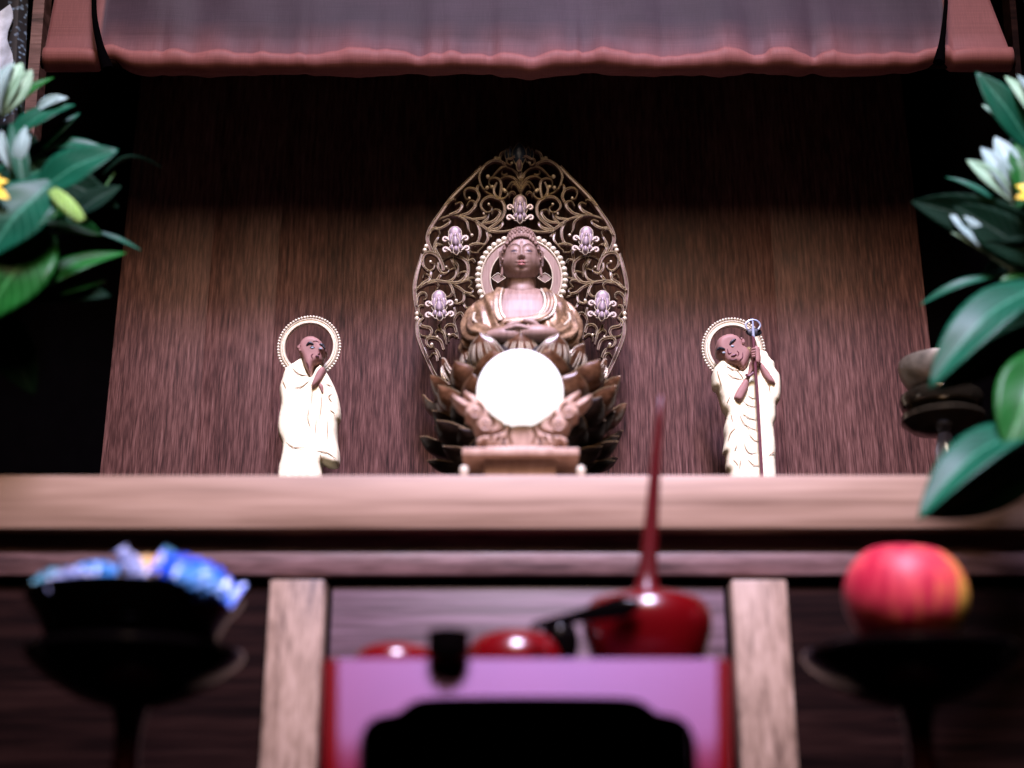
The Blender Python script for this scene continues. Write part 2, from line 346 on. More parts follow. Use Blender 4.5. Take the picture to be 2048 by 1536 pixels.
def foil(name, ramp, scale):
    m, nt, b = nmat(name); L = nt.links.new
    tc = nt.nodes.new('ShaderNodeTexCoord'); n = nt.nodes.new('ShaderNodeTexNoise'); n.inputs['Scale'].default_value = scale; n.inputs['Detail'].default_value = 3; n.inputs['Distortion'].default_value = 1.2
    L(tc.outputs['Object'], n.inputs['Vector'])
    r = nt.nodes.new('ShaderNodeValToRGB'); e = r.color_ramp.elements
    for k in range(len(ramp) - 2): e.new(.5)
    for el, (p, c) in zip(e, ramp): el.position = p; el.color = (*c, 1)
    L(n.outputs['Fac'], r.inputs['Fac']); L(r.outputs['Color'], b.inputs['Base Color'])
    b.inputs['Roughness'].default_value = .3; b.inputs['Coat Weight'].default_value = .1; b.inputs['Specular IOR Level'].default_value = .5
    n2 = nt.nodes.new('ShaderNodeTexNoise'); n2.inputs['Scale'].default_value = 160; L(tc.outputs['Object'], n2.inputs['Vector'])
    bp = nt.nodes.new('ShaderNodeBump'); bp.inputs['Strength'].default_value = .8; bp.inputs['Distance'].default_value = .002; L(n2.outputs['Fac'], bp.inputs['Height']); L(bp.outputs[0], b.inputs['Normal'])
    return m
M['foilblue'] = foil('blue wrapper', [(.35, (.008, .04, .42)), (.55, (.02, .12, .75)), (.66, (.10, .35, .85))], 60)
M['foilsky'] = foil('sky wrapper', [(.36, (.015, .06, .16)), (.5, (.03, .24, .60)), (.64, (.40, .50, .75))], 90)
M['foilgold'] = foil('gold wrapper', [(.36, (.45, .2, .01)), (.5, (.62, .40, .10)), (.66, (.75, .72, .68))], 70)
M['foilteal'] = foil('teal wrapper', [(.4, (.01, .05, .08)), (.55, (.03, .22, .30)), (.66, (.25, .55, .60))], 90)
M['foilclear'] = foil('clear wrapper', [(.38, (.04, .06, .16)), (.52, (.22, .27, .48)), (.64, (.60, .62, .80))], 100)

# gilded robe of the seated statue: brown-gold leaf with drawn pattern
m, nt, b = nmat('patterned gold robe'); L = nt.links.new
tc = nt.nodes.new('ShaderNodeTexCoord'); v = nt.nodes.new('ShaderNodeTexVoronoi'); v.feature = 'DISTANCE_TO_EDGE'; v.inputs['Scale'].default_value = 260
n = nt.nodes.new('ShaderNodeTexNoise'); n.inputs['Scale'].default_value = 70; n.inputs['Detail'].default_value = 4; L(tc.outputs['Object'], n.inputs['Vector']); L(tc.outputs['Object'], v.inputs['Vector'])
r = nt.nodes.new('ShaderNodeValToRGB'); e = r.color_ramp.elements; e[0].position = .38; e[0].color = (.15, .085, .040, 1); e[1].position = .62; e[1].color = (.33, .205, .105, 1); L(n.outputs['Fac'], r.inputs['Fac'])
r2 = nt.nodes.new('ShaderNodeValToRGB'); e = r2.color_ramp.elements; e[0].position = .03; e[0].color = (.42, .42, .42, 1); e[1].position = .10; e[1].color = (1, 1, 1, 1); L(v.outputs['Distance'], r2.inputs['Fac'])
mu = nt.nodes.new('ShaderNodeMix'); mu.data_type = 'RGBA'; mu.blend_type = 'MULTIPLY'; mu.inputs[0].default_value = .8; L(r.outputs[0], mu.inputs[6]); L(r2.outputs[0], mu.inputs[7])
L(mu.outputs[2], b.inputs['Base Color']); b.inputs['Metallic'].default_value = .25; b.inputs['Roughness'].default_value = .42
M['brobe'] = m

# ------------------------------------------------------------------ altar cabinet
cab = empty('altar_cabinet', (0, 1.15, .02))
tag(cab, 'dark wooden altar cabinet with veneered back panel, pale front shelf and pale posts', 'altar')
C0 = Vector((0, 1.15, .02))
def cpart(mb, name, mat, parent=None, **k):
    o = mb.build(name, mat, parent or cab, **k)
    o.matrix_parent_inverse = Matrix.Identity(4)
    if parent is None: o.location = -C0
    return o
bp_ = empty('back_panel', -C0, cab)
edges = [-.392, -.302, -.2345, .1135, .262, .411]
for i in range(5):
    x0, x1 = edges[i], edges[i + 1]
    o = MB().box(x0 - (x0 + x1) / 2 + .00006, x1 - (x0 + x1) / 2 - .00006, 0, .012, -.38, .38, .0003).build('plank', M['panel'], bp_)
    o.location = ((x0 + x1) / 2, 1.30, .669)
cpart(MB().box(-.66, .66, 1.3125, 1.33, .02, 1.06), 'back_board', M['black'])
cpart(MB().box(-.66, -.64, .995, 1.312, .29, 1.06), 'side_wall', M['black'])
cpart(MB().box(.64, .66, .995, 1.312, .29, 1.06), 'side_wall', M['black'])
cpart(MB().box(-.66, .66, 1.0, 1.33, 1.061, 1.08), 'top_board', M['black'])
ZS = P(1024, 950, .98).z; ZSb = P(1024, 1057, .98).z
cpart(MB().box(-.66, .66, .98, 1.06, ZSb, ZS, .0012), 'shelf_board', M['shelf'])
cpart(MB().box(-.66, .66, 1.0605, 1.312, ZSb, ZS - .001), 'shelf_deck', M['lowdark'])
cpart(MB().box(-.39, .408, 1.085, 1.296, ZS - .0005, .312, .002), 'inner_dais', M['black'])
zr = P(1024, 1150, .99).z
rl = MB(); rl.box(-.66, .66, .9905, 1.01, zr, zr + .0165, .0012); cpart(rl, 'rail', M['rail'])
rl = MB(); rl.box(-.66, .66, .996, 1.01, zr + .0167, ZSb - .0003); cpart(rl, 'rail_moulding', M['rail'])
cpart(MB().box(-.66, .66, .9985, 1.01, zr - .006, zr - .0002), 'groove_shade_strip', M['black'])  # black strip stands in for the groove's shade under the rail
for (ua, ub) in ((540, 650), (1463, 1573)):
    xa, xb = P(ua, 1160, .978).x, P(ub, 1160, .978).x
    cpart(MB().box(xa, xb, .978, 1.0, .0205, P(1024, 1159, .978).z, .0016), 'post', M['post'])
xl, xr = P(540, 1160, .978).x, P(1573, 1160, .978).x
xl2, xr2 = P(650, 1160, .978).x, P(1463, 1160, .978).x
zp = zr - .0065
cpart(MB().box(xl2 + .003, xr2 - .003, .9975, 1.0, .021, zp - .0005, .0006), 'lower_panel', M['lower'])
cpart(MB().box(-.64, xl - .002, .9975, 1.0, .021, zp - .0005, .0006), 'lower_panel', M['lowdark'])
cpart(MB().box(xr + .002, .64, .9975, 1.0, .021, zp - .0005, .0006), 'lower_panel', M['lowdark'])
cpart(MB().box(-.66, .66, 1.001, 1.012, .021, zp), 'lower_backing', M['black'])
tag(MB().box(-.75, .75, .60, 1.34, 0, .0195).build('lower_step', M['black']), kind='structure')
# door frame edge strips left and right of the cloth
def strip(u0, v0, u1, v1, wpx, Y, name, mat):
    a, b_ = P(u0, v0, Y), P(u1, v1, Y); d = wpx * mpp(v0, Y)
    mb = MB(); mb.add([a, a + Vector((d, 0, 0)), b_ + Vector((d, 0, 0)), b_], [(0, 1, 2, 3)])
    mb.add([a + Vector((0, .02, 0)), a + Vector((d, .02, 0)), b_ + Vector((d, .02, 0)), b_ + Vector((0, .02, 0))], [(3, 2, 1, 0)])
    mb.f += [(0, 4, 5, 1), (1, 5, 6, 2), (2, 6, 7, 3), (3, 7, 4, 0)]; mb.m += [0] * 4
    return cpart(mb, name, mat)
strip(72, -60, 40, 330, 22, 1.17, 'door_frame_edge', M['rail'])
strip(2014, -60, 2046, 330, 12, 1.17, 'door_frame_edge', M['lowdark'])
# brocade hanging at the sides
for (ua, ub, lab) in ((-120, 58, 'blue and white patterned brocade hanging at the upper left edge'), (2047, 2180, 'patterned brocade sliver at the upper right edge')):
    rows = []
    for i in range(12):
        vv = -80 + i * 40
        rows.append([P(ua + (ub - ua) * j / 10 - i * 1.5 * (1 if ua < 0 else -1), vv, 1.19 + .006 * math.sin(j * 1.3)) for j in range(11)])
    back = [[p + Vector((0, .0015, 0)) for p in r] for r in rows]
    mb = MB(); mb.grid(rows); mb.grid(back)
    o = mb.build('brocade_hanging', M['brocade']); tag(o, lab, 'cloth', 'side brocades')
rows = [[P(-60 + j * 8 + (6 * math.sin(i) if j == 10 else 0), 8 + i * 14 + (10 - j) * 6, 1.180 + .003 * math.sin(j * .9 + i * .2)) for j in range(11)] for i in range(11)]
mb = MB(); mb.grid(rows); mb.grid([[p + Vector((0, .001, 0)) for p in r_] for r_ in rows])
M['pale'] = plain('pale blue silk', (.50, .60, .74), .6, var=.35, vs=60)
tag(mb.build('silk_hanging', M['pale']), 'pale blue silk strip in front of the brocade at upper left', 'cloth')
# ------------------------------------------------------------------ rolled cloth at the top
YC = 1.15
cl = empty('roller_curtain', P(1040, 120, YC)); tag(cl, 'sheer cloth with rolled red-brown hem hanging above the statue', 'curtain')
C1 = cl.location.copy()
xa, xb = P(92, 120, YC).x, P(2020, 120, YC).x
NX, NS = 260, 46
rnd = np.random.RandomState(4)
def wob(x, seed, fr):
    r2 = np.random.RandomState(seed); s = 0
    for k in range(6): s += r2.uniform(.4, 1) * math.sin(x * fr * (1 + k * .63) + r2.uniform(0, 6.28)) / (1 + .5 * k)
    return s
zh = P(1024, 148, YC).z
_pr = np.random.RandomState(17)
PINCH = [(xa + (xb - xa) * _pr.uniform(.09, .91), _pr.uniform(.003, .008), _pr.uniform(.3, 1.0) * (1 if _pr.rand() < .7 else -.6)) for _ in range(30)]
def pinches(x): return sum(a * math.exp(-((x - c) / w_) ** 2) for c, w_, a in PINCH)
def cloth_pt(i, s, off=0.):
    f = i / (NX - 1); x = xa + (xb - xa) * f
    # pinches at the cords
    pin = math.exp(-((x - P(225, 120, YC).x) / .016) ** 2) + math.exp(-((x - P(1872, 120, YC).x) / .018) ** 2)
    mid = math.exp(-((x - P(1060, 120, YC).x) / .014) ** 2)
    edge = 1 if (x < P(212, 0, YC).x or x > P(1886, 0, YC).x) else 0
    wv_ = (wob(x, 3, 42) * .0012 + wob(x, 31, 110) * .0006) * (1 - edge) - mid * .004
    zb = zh + wv_ + pin * .010 * (1 - edge) + edge * .004
    # arc: hem roll of radius rr then sheet upward leaning back
    rr = .0118 - .003 * pin + (.0014 * wob(x, 8, 34) + .0006 * wob(x, 21, 95)) * (1 - edge)
    pc = pinches(x) * (1 - edge); zb += .0013 * pc; rr *= max(.6, 1 - .20 * pc)
    if s < 26:
        a = -math.pi * .95 + s / 26 * math.pi * 1.45      # from back under to front top
        y = -math.sin(a + math.pi / 2) * 0 + -rr * math.cos(a + math.pi / 2 - math.pi / 2) * 0
        # angle measured from straight down, going to the front
        b_ = -1.2 + s / 26 * 3.6
        y = YC - rr * math.sin(b_); z = zb + rr - rr * math.cos(b_)
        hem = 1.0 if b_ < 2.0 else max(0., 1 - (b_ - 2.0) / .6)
    else:
        k = (s - 26) / (NS - 27)
        b_ = 2.4; y0 = YC - rr * math.sin(b_); z0 = zb + rr - rr * math.cos(b_)
        dk = math.exp(-k * 9); yn = YC - .0118 * math.sin(b_); zn = zh + .0118 * (1 - math.cos(b_)); y0 = yn + (y0 - yn) * dk; z0 = zn + (z0 - zn) * dk
        z = z0 + k * .33; y = y0 + .010 * k + .0035 * wob(x + k * .05, 5, 24) * (1 - math.exp(-k * 6)) * (1 - edge) + .0015 * wob(x * 2 + k * .6, 9, 30) * k
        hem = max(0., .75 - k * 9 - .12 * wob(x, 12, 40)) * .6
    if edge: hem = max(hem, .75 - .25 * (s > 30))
    # outline of the ends: the sheet is narrower than the roll
    if s >= 25:
        k = min(1, (s - 25) / 6)
        if x < P(212, 0, YC).x: x = x + (P(108, 60, YC).x - xa) * k * max(0, 1 - f * 14)
        if x > P(1886, 0, YC).x: x = x - (xb - P(1968, 40, YC).x) * k * max(0, 1 - (1 - f) * 14)
    return (x - C1.x, y - C1.y + off, z - C1.z), hem
rows = []; hv = []
for s in range(NS):
    r_ = []
    for i in range(NX):
        p, h = cloth_pt(i, s); r_.append(p); hv.append(h)
    rows.append(r_)
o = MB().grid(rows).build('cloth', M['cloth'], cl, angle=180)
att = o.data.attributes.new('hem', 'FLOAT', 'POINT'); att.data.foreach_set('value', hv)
sm = o.modifiers.new('thick', 'SOLIDIFY'); sm.thickness = .0008
rod = MB(); zc = zh + .0135; rod.tube([(xa - .004, YC + .0015, zc), (xb + .004, YC + .0015, zc)], .006, 16); o = rod.build('hem_rod', M['lowdark'], cl); o.location = -C1
for (pts, rr) in (([(188, -90), (188, 0), (190, 40), (200, 90), (216, 140)], [.0022, .0022, .0026, .0034, .006]), ([(1893, -90), (1892, 0), (1889, 40), (1884, 85), (1878, 125)], [.0018, .0018, .002, .0028, .0055])):
    mb = MB(); mb.tube(spline([P(a, b_, 1.128)[:] for a, b_ in pts], 6), np.interp(np.linspace(0, 1, 25), np.linspace(0, 1, 5), rr), 10)
    o = mb.build('cord', M['black'], cl); o.location = -C1

# ------------------------------------------------------------------ openwork mandorla
UC = 1041.5
YM = 1.232
bud = empty('seated_buddha_statue', (P(UC, 950, 1.15).x, 1.15, .3121))
tag(bud, 'carved wooden seated buddha statue on lotus throne with gilded openwork halo', 'statue')
B0 = bud.location.copy()
def bpart(mb, name, mat, parent=None, **k):
    o = mb.build(name, mat, parent or bud, **k); 
    if parent is None: o.location = -B0
    return o
mand = empty('openwork_mandorla', -B0, bud)
A = lambda x, y: (820 + x / 4.518, 270 + y / 4.518)
B = lambda x, y: (1040 + x / 5.12, 440 + y / 5.12)
Cc = lambda x, y: (900 + x / 7.314 + 2.0, 260 + y / 7.314)
def tendril(pts, w0, w1, ball=0, deep=.0045, y=YM, mirror=True, name='tendril', gild=True):
    for sgn in ((1, -1) if mirror else (1,)):
        q = [(u if sgn > 0 else 2 * UC - u, v) for u, v in pts]
        sp = spline(q, 6); n = len(sp)
        p3 = [P(u, v, y) for u, v in sp]
        mb = MB(); rows = []
        ph = R.random() * 6
        for i in range(n):
            t = i / (n - 1)
            T = p3[min(i + 1, n - 1)] - p3[max(i - 1, 0)]; T.normalize()
            N = Vector((T.z, 0, -T.x))
            wpx = (w0 + (w1 - w0) * t) * (.55 + .45 * math.sin(math.pi * min(1, t * 1.15 + .12)) if w0 != w1 else 1)
            wm = wpx * 1.22 * mpp(600, y) / 2
            lift = .0018 * math.sin(math.pi * t + ph * .2)
            c = p3[i] + Vector((0, -lift, 0))
            e = min(.36, .00042 / wm)
            sec = [(-1, deep), (-1.0, -.0002), (-1 + e, -.0010), (-(1 - 2 * e), .0006), ((1 - 2 * e), .0006), (1 - e, -.0010), (1, -.0002), (1, deep)]
            rows.append([c + N * (a * wm) + Vector((0, d, 0)) for a, d in sec])
        k = 8; b0 = 0; vs = [p for r_ in rows for p in r_]; fs = []; ms = []
        for i in range(n - 1):
            for j in range(k):
                fs.append((i * k + j, i * k + (j + 1) % k, (i + 1) * k + (j + 1) % k, (i + 1) * k + j))
                ms.append(1 if (j in (1, 2, 4, 5) and gild) else 0)
        mb.v = [tuple(p) for p in vs]; mb.f = fs + [tuple(range(k)), tuple((n - 1) * k + j for j in reversed(range(k)))]; mb.m = ms + [0, 0]
        if ball:
            e_ = p3[-1] + Vector((0, -.001, 0)); mb.sphere(e_, ball * mpp(600, y), 10, 7, mat=1)
        mb.build(name, [M['vine'], M['gilt']], mand, angle=35)
# outer rim
for pts in ([Cc(1590, 535), Cc(1720, 680), Cc(1880, 840), Cc(2040, 1010), (1200, 425), B(895, 30), B(945, 120), B(962, 210), B(935, 290), B(905, 330)],
            [B(1010, 350), B(1050, 480), B(1080, 600), B(1095, 720), B(1082, 860), B(1052, 985)],
            [B(1035, 1010), B(1064, 1070), B(1062, 1180), B(1020, 1310), B(970, 1420), B(915, 1540), (1212, 752)]):
    tendril(pts, 6.5, 6.5, 0, .007, name='rim')
T = tendril
# top section
T([Cc(1225, 522), Cc(1290, 480), Cc(1380, 455), Cc(1470, 475), Cc(1560, 545), Cc(1618, 640), Cc(1625, 720), Cc(1590, 830), Cc(1520, 910), Cc(1410, 960), Cc(1330, 1000)], 5.5, 4.5)
T([Cc(1230, 540), Cc(1300, 560), Cc(1380, 630), Cc(1440, 690), Cc(1500, 690)], 4, 3, 4.5)
T([Cc(1590, 830), Cc(1560, 880), Cc(1510, 850)], 3, 2.5, 4)
T([Cc(1015, 760), Cc(1050, 710), Cc(1080, 640), Cc(1150, 570), Cc(1235, 535)], 5, 3.5)
T([Cc(1030, 830), Cc(1090, 740), Cc(1160, 700), Cc(1250, 690), Cc(1340, 725)], 5, 4)
T([Cc(1030, 880), Cc(1090, 790), Cc(1150, 772), Cc(1205, 830), Cc(1250, 900)], 4.5, 3.5, 4)
T([Cc(1030, 910), Cc(1075, 830), Cc(1130, 805), Cc(1165, 845)], 4.5, 3)
T([Cc(1330, 1000), Cc(1310, 900), Cc(1305, 810), Cc(1330, 740), Cc(1400, 710), Cc(1470, 730), Cc(1485, 790), Cc(1440, 840)], 5.5, 3.5, 4.2)
T([Cc(1370, 770), Cc(1412, 870), Cc(1400, 950), Cc(1340, 1010), Cc(1265, 1010), Cc(1212, 950), Cc(1225, 890), Cc(1268, 885)], 4.5, 4, 4)
T([Cc(1100, 950), Cc(1135, 922), Cc(1180, 940), Cc(1190, 985)], 6, 4)
T([Cc(1215, 650), Cc(1260, 670), Cc(1300, 640), Cc(1290, 590)], 3.5, 3)
# upper section
T([A(995, 832), A(1100, 872), A(1210, 885), A(1290, 868), A(1370, 810), A(1440, 768), A(1530, 740), A(1640, 730), A(1740, 760), A(1800, 815)], 5.5, 5)
T([A(1310, 865), A(1180, 770), A(1145, 690), A(1160, 620), A(1210, 578), A(1290, 565), A(1350, 610), A(1357, 660), A(1315, 698), A(1272, 690), A(1262, 655), A(1290, 630)], 6.5, 4, 3)
T([A(1360, 805), A(1250, 785), A(1190, 725), A(1198, 690), A(1240, 678), A(1262, 715)], 5.5, 5)
T([A(1350, 800), A(1300, 760), A(1285, 700)], 5, 2)
T([A(1300, 868), A(1205, 850), A(1165, 812), A(1180, 782), A(1230, 786)], 5.5, 5)
T([A(1450, 768), A(1350, 760), A(1312, 735), A(1335, 715)], 5, 3, 2.5)
T([A(1560, 735), A(1470, 710), A(1412, 650), A(1420, 610), A(1460, 600), A(1488, 640)], 6, 5)
T([A(1645, 730), A(1560, 692), A(1530, 642), A(1550, 610), A(1595, 620)], 6, 5)
T([A(1420, 645), A(1382, 585), A(1380, 540), A(1410, 500), A(1460, 485), A(1502, 502), A(1510, 540), A(1492, 576), A(1465, 575)], 5.5, 4, 3)
T([A(1375, 570), A(1395, 490), A(1375, 452), A(1350, 470)], 5, 3.5)
T([A(1690, 640), A(1620, 590), A(1585, 585)], 5, 3)
T([A(1560, 740), A(1490, 790), A(1472, 860), A(1442, 910)], 5, 4, 3.5)
T([A(1400, 795), A(1370, 870), A(1378, 950), A(1420, 1005), A(1400, 985)], 6, 4)
T([A(1320, 995), A(1390, 988), A(1450, 1000), A(1472, 1030), A(1440, 1062), A(1380, 1060)], 4.5, 4)
T([A(1310, 875), A(1298, 950), A(1340, 1010), A(1390, 1050)], 5, 4)
T([A(1270, 930), A(1300, 880)], 5, 3)
T([A(1790, 838), A(1730, 850), A(1672, 822), A(1640, 790), A(1660, 765), A(1705, 778)], 5.5, 4.5)
T([A(1835, 910), A(1800, 862), A(1760, 855), A(1733, 890), A(1752, 935)], 5.5, 4)
T([A(1735, 1100), A(1775, 1030), A(1745, 985), A(1700, 1000)], 5, 4)
T([A(1750, 940), A(1780, 1000), A(1775, 1050)], 4.5, 4)
# middle and lower section
T([B(800, 520), B(810, 470), B(850, 385), B(920, 342), B(980, 352), B(1012, 410), B(1000, 480), B(950, 520), B(902, 500), B(892, 450), B(930, 432)], 7, 4.5, 3)
T([B(555, 600), B(545, 505), B(570, 432), B(640, 384), B(720, 370), B(800, 405), B(835, 450)], 6.5, 5.5)
T([B(850, 440), B(852, 500), B(812, 550), B(762, 540), B(742, 505), B(770, 485)], 5, 4, 2.5)
T([B(1092, 730), B(1040, 690), B(960, 650), B(880, 630), B(760, 640), B(690, 600), B(668, 535), B(690, 497), B(735, 512)], 6, 5)
T([B(770, 642), B(650, 648), B(585, 605), B(560, 560), B(580, 532), B(632, 542), B(652, 580)], 6, 5.5)
T([B(760, 640), B(690, 650), B(620, 642), B(545, 622), B(512, 650), B(545, 690)], 5.5, 4.5)
T([B(720, 655), B(640, 700), B(580, 748), B(520, 758), B(497, 722), B(530, 692)], 5.5, 4.5)
T([B(590, 745), B(592, 830), B(640, 862), B(690, 850), B(668, 830)], 5, 4, 3.5)
T([B(600, 850), B(570, 905), B(530, 890)], 5, 3)
T([B(740, 650), B(702, 740), B(740, 790), B(790, 778), B(822, 740)], 5.5, 4)
T([B(712, 690), B(690, 770), B(665, 830)], 4.5, 3)
T([B(960, 655), B(885, 642), B(850, 680), B(882, 722)], 6, 4)
T([B(1062, 710), B(1000, 650), B(940, 612), B(950, 570), B(990, 556), B(1012, 590)], 5.5, 4.5)
T([B(925, 530), B(930, 590), B(945, 620)], 5, 4)
T([B(1072, 880), B(1062, 795), B(1020, 752), B(980, 760), B(974, 800), B(1002, 812)], 5, 4.5)
T([B(470, 602), B(520, 600), B(590, 604)], 3, 5)
T([B(690, 335), B(680, 430), B(650, 480), B(652, 560)], 5.5, 4.5)
T([B(720, 400), B(700, 450), B(670, 500)], 5, 3)
T([B(565, 280), B(540, 350), B(552, 420), B(540, 490)], 5.5, 4)
T([B(478, 442), B(500, 415), B(540, 428), B(548, 490)], 5.5, 4.5)
T([B(820, 560), B(850, 600), B(905, 632)], 5.5, 4.5)
T([B(470, 805), B(520, 780), B(590, 765)], 3, 5)
T([B(850, 180), B(880, 240), B(905, 300)], 4, 4)
T([B(830, 265), B(860, 260), B(880, 300), B(850, 370)], 5, 4)
T([B(590, 1005), B(620, 962), B(660, 982), B(690, 1045), B(662, 1130), B(648, 1210)], 6, 5)
T([B(690, 900), B(680, 960), B(692, 1030)], 4.5, 4)
T([B(668, 1155), B(690, 1092), B(740, 1078), B(782, 1110), B(780, 1160), B(742, 1180)], 5.5, 4.5, 3)
T([B(660, 1205), B(700, 1180), B(740, 1200), B(745, 1245)], 5.5, 4)
T([B(850, 1065), B(830, 1130), B(790, 1180), B(768, 1275)], 6, 4.5)
T([B(780, 1225), B(800, 1152), B(850, 1132), B(882, 1162), B(862, 1200)], 5.5, 4, 2.5)
T([B(1000, 1000), B(1042, 1050), B(1020, 1092), B(940, 1112), B(920, 1160), B(952, 1198), B(1020, 1188), B(1052, 1150)], 6, 5)
T([B(798, 1330), B(830, 1242), B(900, 1210), B(960, 1222), B(972, 1270), B(940, 1308), B(902, 1300), B(918, 1278)], 6, 4.5, 3.5)
T([B(838, 1410), B(872, 1340), B(905, 1305)], 5.5, 4)
T([B(860, 1450), B(870, 1392), B(910, 1370), B(940, 1402)], 5.5, 4)
T([B(995, 1300), B(965, 1400), B(935, 1490)], 6, 5, gild=False)
T([B(1000, 880), B(1040, 890), B(1050, 940), B(1010, 990)], 5, 4)
for (u, v) in (B(975, 270), B(990, 310), B(1070, 960), B(1072, 1010), (902 + 1340 / 7.314, 260 + 425 / 7.314), (902 + 1385 / 7.314, 260 + 415 / 7.314)):
    for sg in (1, -1):
        p = P(u if sg > 0 else 2 * UC - u, v, YM); MB().sphere(p, .0022, 10, 7, sc=(1, .8, 1.1)).build('rim_bud', M['gilt'], mand)
# central stem and top finial
T([(UC - .5, 336), (UC, 352), (UC + .5, 370), (UC + .5, 392)], 5.5, 7.0, mirror=False, name='stem')
T([(UC + .5, 452), (UC - 4, 455), (UC - 9, 461)], 4, 3)
fin = empty('finial', (0, 0, 0), mand)
def petal_relief(c, pts, H, RR, mat, name, par, Y=YM, edge=True):
    """small carved petal with raised gilt outline, points in photo units around c"""
    q = [(c[0] + a, c[1] + b_) for a, b_ in pts]
    relief(q, Y, H, RR, .003, 2.4, name, mat, par, n=4)
    if edge:
        mb = MB(); sp = spline(q, 4, True); mb.tube([P(a, b_, Y - H * .35)[:] for a, b_ in sp] + [P(*sp[0], Y - H * .35)[:]], .00036, 6); mb.build('gilt_edge', M['gilt'], par)
bx = lambda pts: [((x - 1010) / 7.314, (y - 400) / 7.314) for x, y in pts]
fc = (UC - 3, 260 + 400 / 7.314)
def mirr(pts): return [(-a, b_) for a, b_ in reversed(pts)]
M['finial'] = plain('finial gilt in blue shade', (.05, .09, .16), .4, metal=.2, var=.2)  # dark blue is the shadow on the finial, put into its colour
petal_relief(fc, bx([(1010, 188), (1070, 240), (1108, 310), (1108, 400), (1060, 500), (1010, 520), (960, 500), (912, 400), (912, 310), (950, 240)]), .005, 12, M['finial'], 'bud_petal', fin, YM - .002)
for s_ in (bx([(1110, 300), (1145, 240), (1175, 330), (1165, 420), (1120, 470), (1105, 400)]), bx([(1172, 330), (1192, 272), (1222, 345), (1205, 420), (1165, 460)])):
    petal_relief(fc, s_, .003, 5, M['finial'], 'bud_petal', fin); petal_relief(fc, mirr(s_), .003, 5, M['finial'], 'bud_petal', fin)
petal_relief(fc, bx([(1010, 430), (1050, 490), (1048, 560), (1010, 598), (972, 560), (970, 490)]), .006, 5, M['petalfl'], 'bud_petal', fin, YM - .004)
T([Cc(1235, 310), Cc(1305, 355), Cc(1325, 430), Cc(1290, 490), Cc(1215, 525)], 4, 5)
T([Cc(1030, 415), Cc(1100, 395), Cc(1165, 430), Cc(1215, 440), Cc(1225, 485), Cc(1180, 515), Cc(1150, 490)], 4.5, 3.5, 3, y=YM - .004)
# five lotus-bud ornaments
def ornament(u, v, sc, rot):
    o = empty('bud_ornament', (0, 0, 0), mand)
    cr, sr = math.cos(rot), math.sin(rot)
    tr = lambda pts: [((a * cr - b_ * sr) * sc, (a * sr + b_ * cr) * sc) for a, b_ in pts]
    Y0 = YM - .003
    petal_relief((u, v), tr([(0, -29), (7, -27), (13, -20), (14, -10), (12, -2), (-12, -2), (-14, -10), (-13, -20), (-7, -27)]), .004, 9, M['petalfl'], 'petal', o, Y0)
    for sx in (-1, 1):
        petal_relief((u, v), tr([(sx * 4, -12), (sx * 11, -14), (sx * 16, -4), (sx * 14, 8), (sx * 6, 10)]), .004, 6, M['petalfl'], 'petal', o, Y0 - .001)
        petal_relief((u, v), tr([(sx * 3, 12), (sx * 10, 10), (sx * 15, 18), (sx * 10, 26), (sx * 4, 24)]), .004, 6, M['petalfl'], 'petal', o, Y0 - .002)
    petal_relief((u, v), tr([(0, -17), (5, -11), (6, -4), (0, 2), (-6, -4), (-5, -11)]), .005, 5, M['petalfl'], 'petal', o, Y0 - .002)
    petal_relief((u, v), tr([(0, -10), (7, -2), (9, 8), (5, 16), (0, 18), (-5, 16), (-9, 8), (-7, -2)]), .005, 7, M['petalfl'], 'petal', o, Y0 - .003)
    petal_relief((u, v), tr([(0, 12), (5, 18), (6, 26), (0, 32), (-6, 26), (-5, 18)]), .005, 5, M['petalfl'], 'petal', o, Y0 - .004)
    for sx in (-1, 1):
        for (cx, cy) in ((22, -2), (23, 20)):
            mb = MB(); pts = []
            for k in range(15):
                a = math.pi * (1.0 + k / 14 * 2.2) ; r_ = 6.2 - 3.6 * k / 14
                pts.append((sx * (cx + r_ * math.cos(a)), cy + r_ * math.sin(a) * .95))
            pts = [(sx * 11, cy + 3)] + pts
            q = tr(pts); mb.tube([P(u + a, v + b_, Y0 - .003)[:] for a, b_ in q], [.0013 * sc] * len(q), 7)
            mb.sphere(P(u + q[-1][0], v + q[-1][1], Y0 - .004), .0014 * sc, 8, 6); mb.build('curl', M['curlg'], o)
ornament(UC - 1.5, 417, .93, 0)
for sg in (1, -1):
    ornament(UC + sg * 130.5, 480, .93, sg * .06)
    ornament(UC + sg * 163, 610, 1.0, sg * .04)
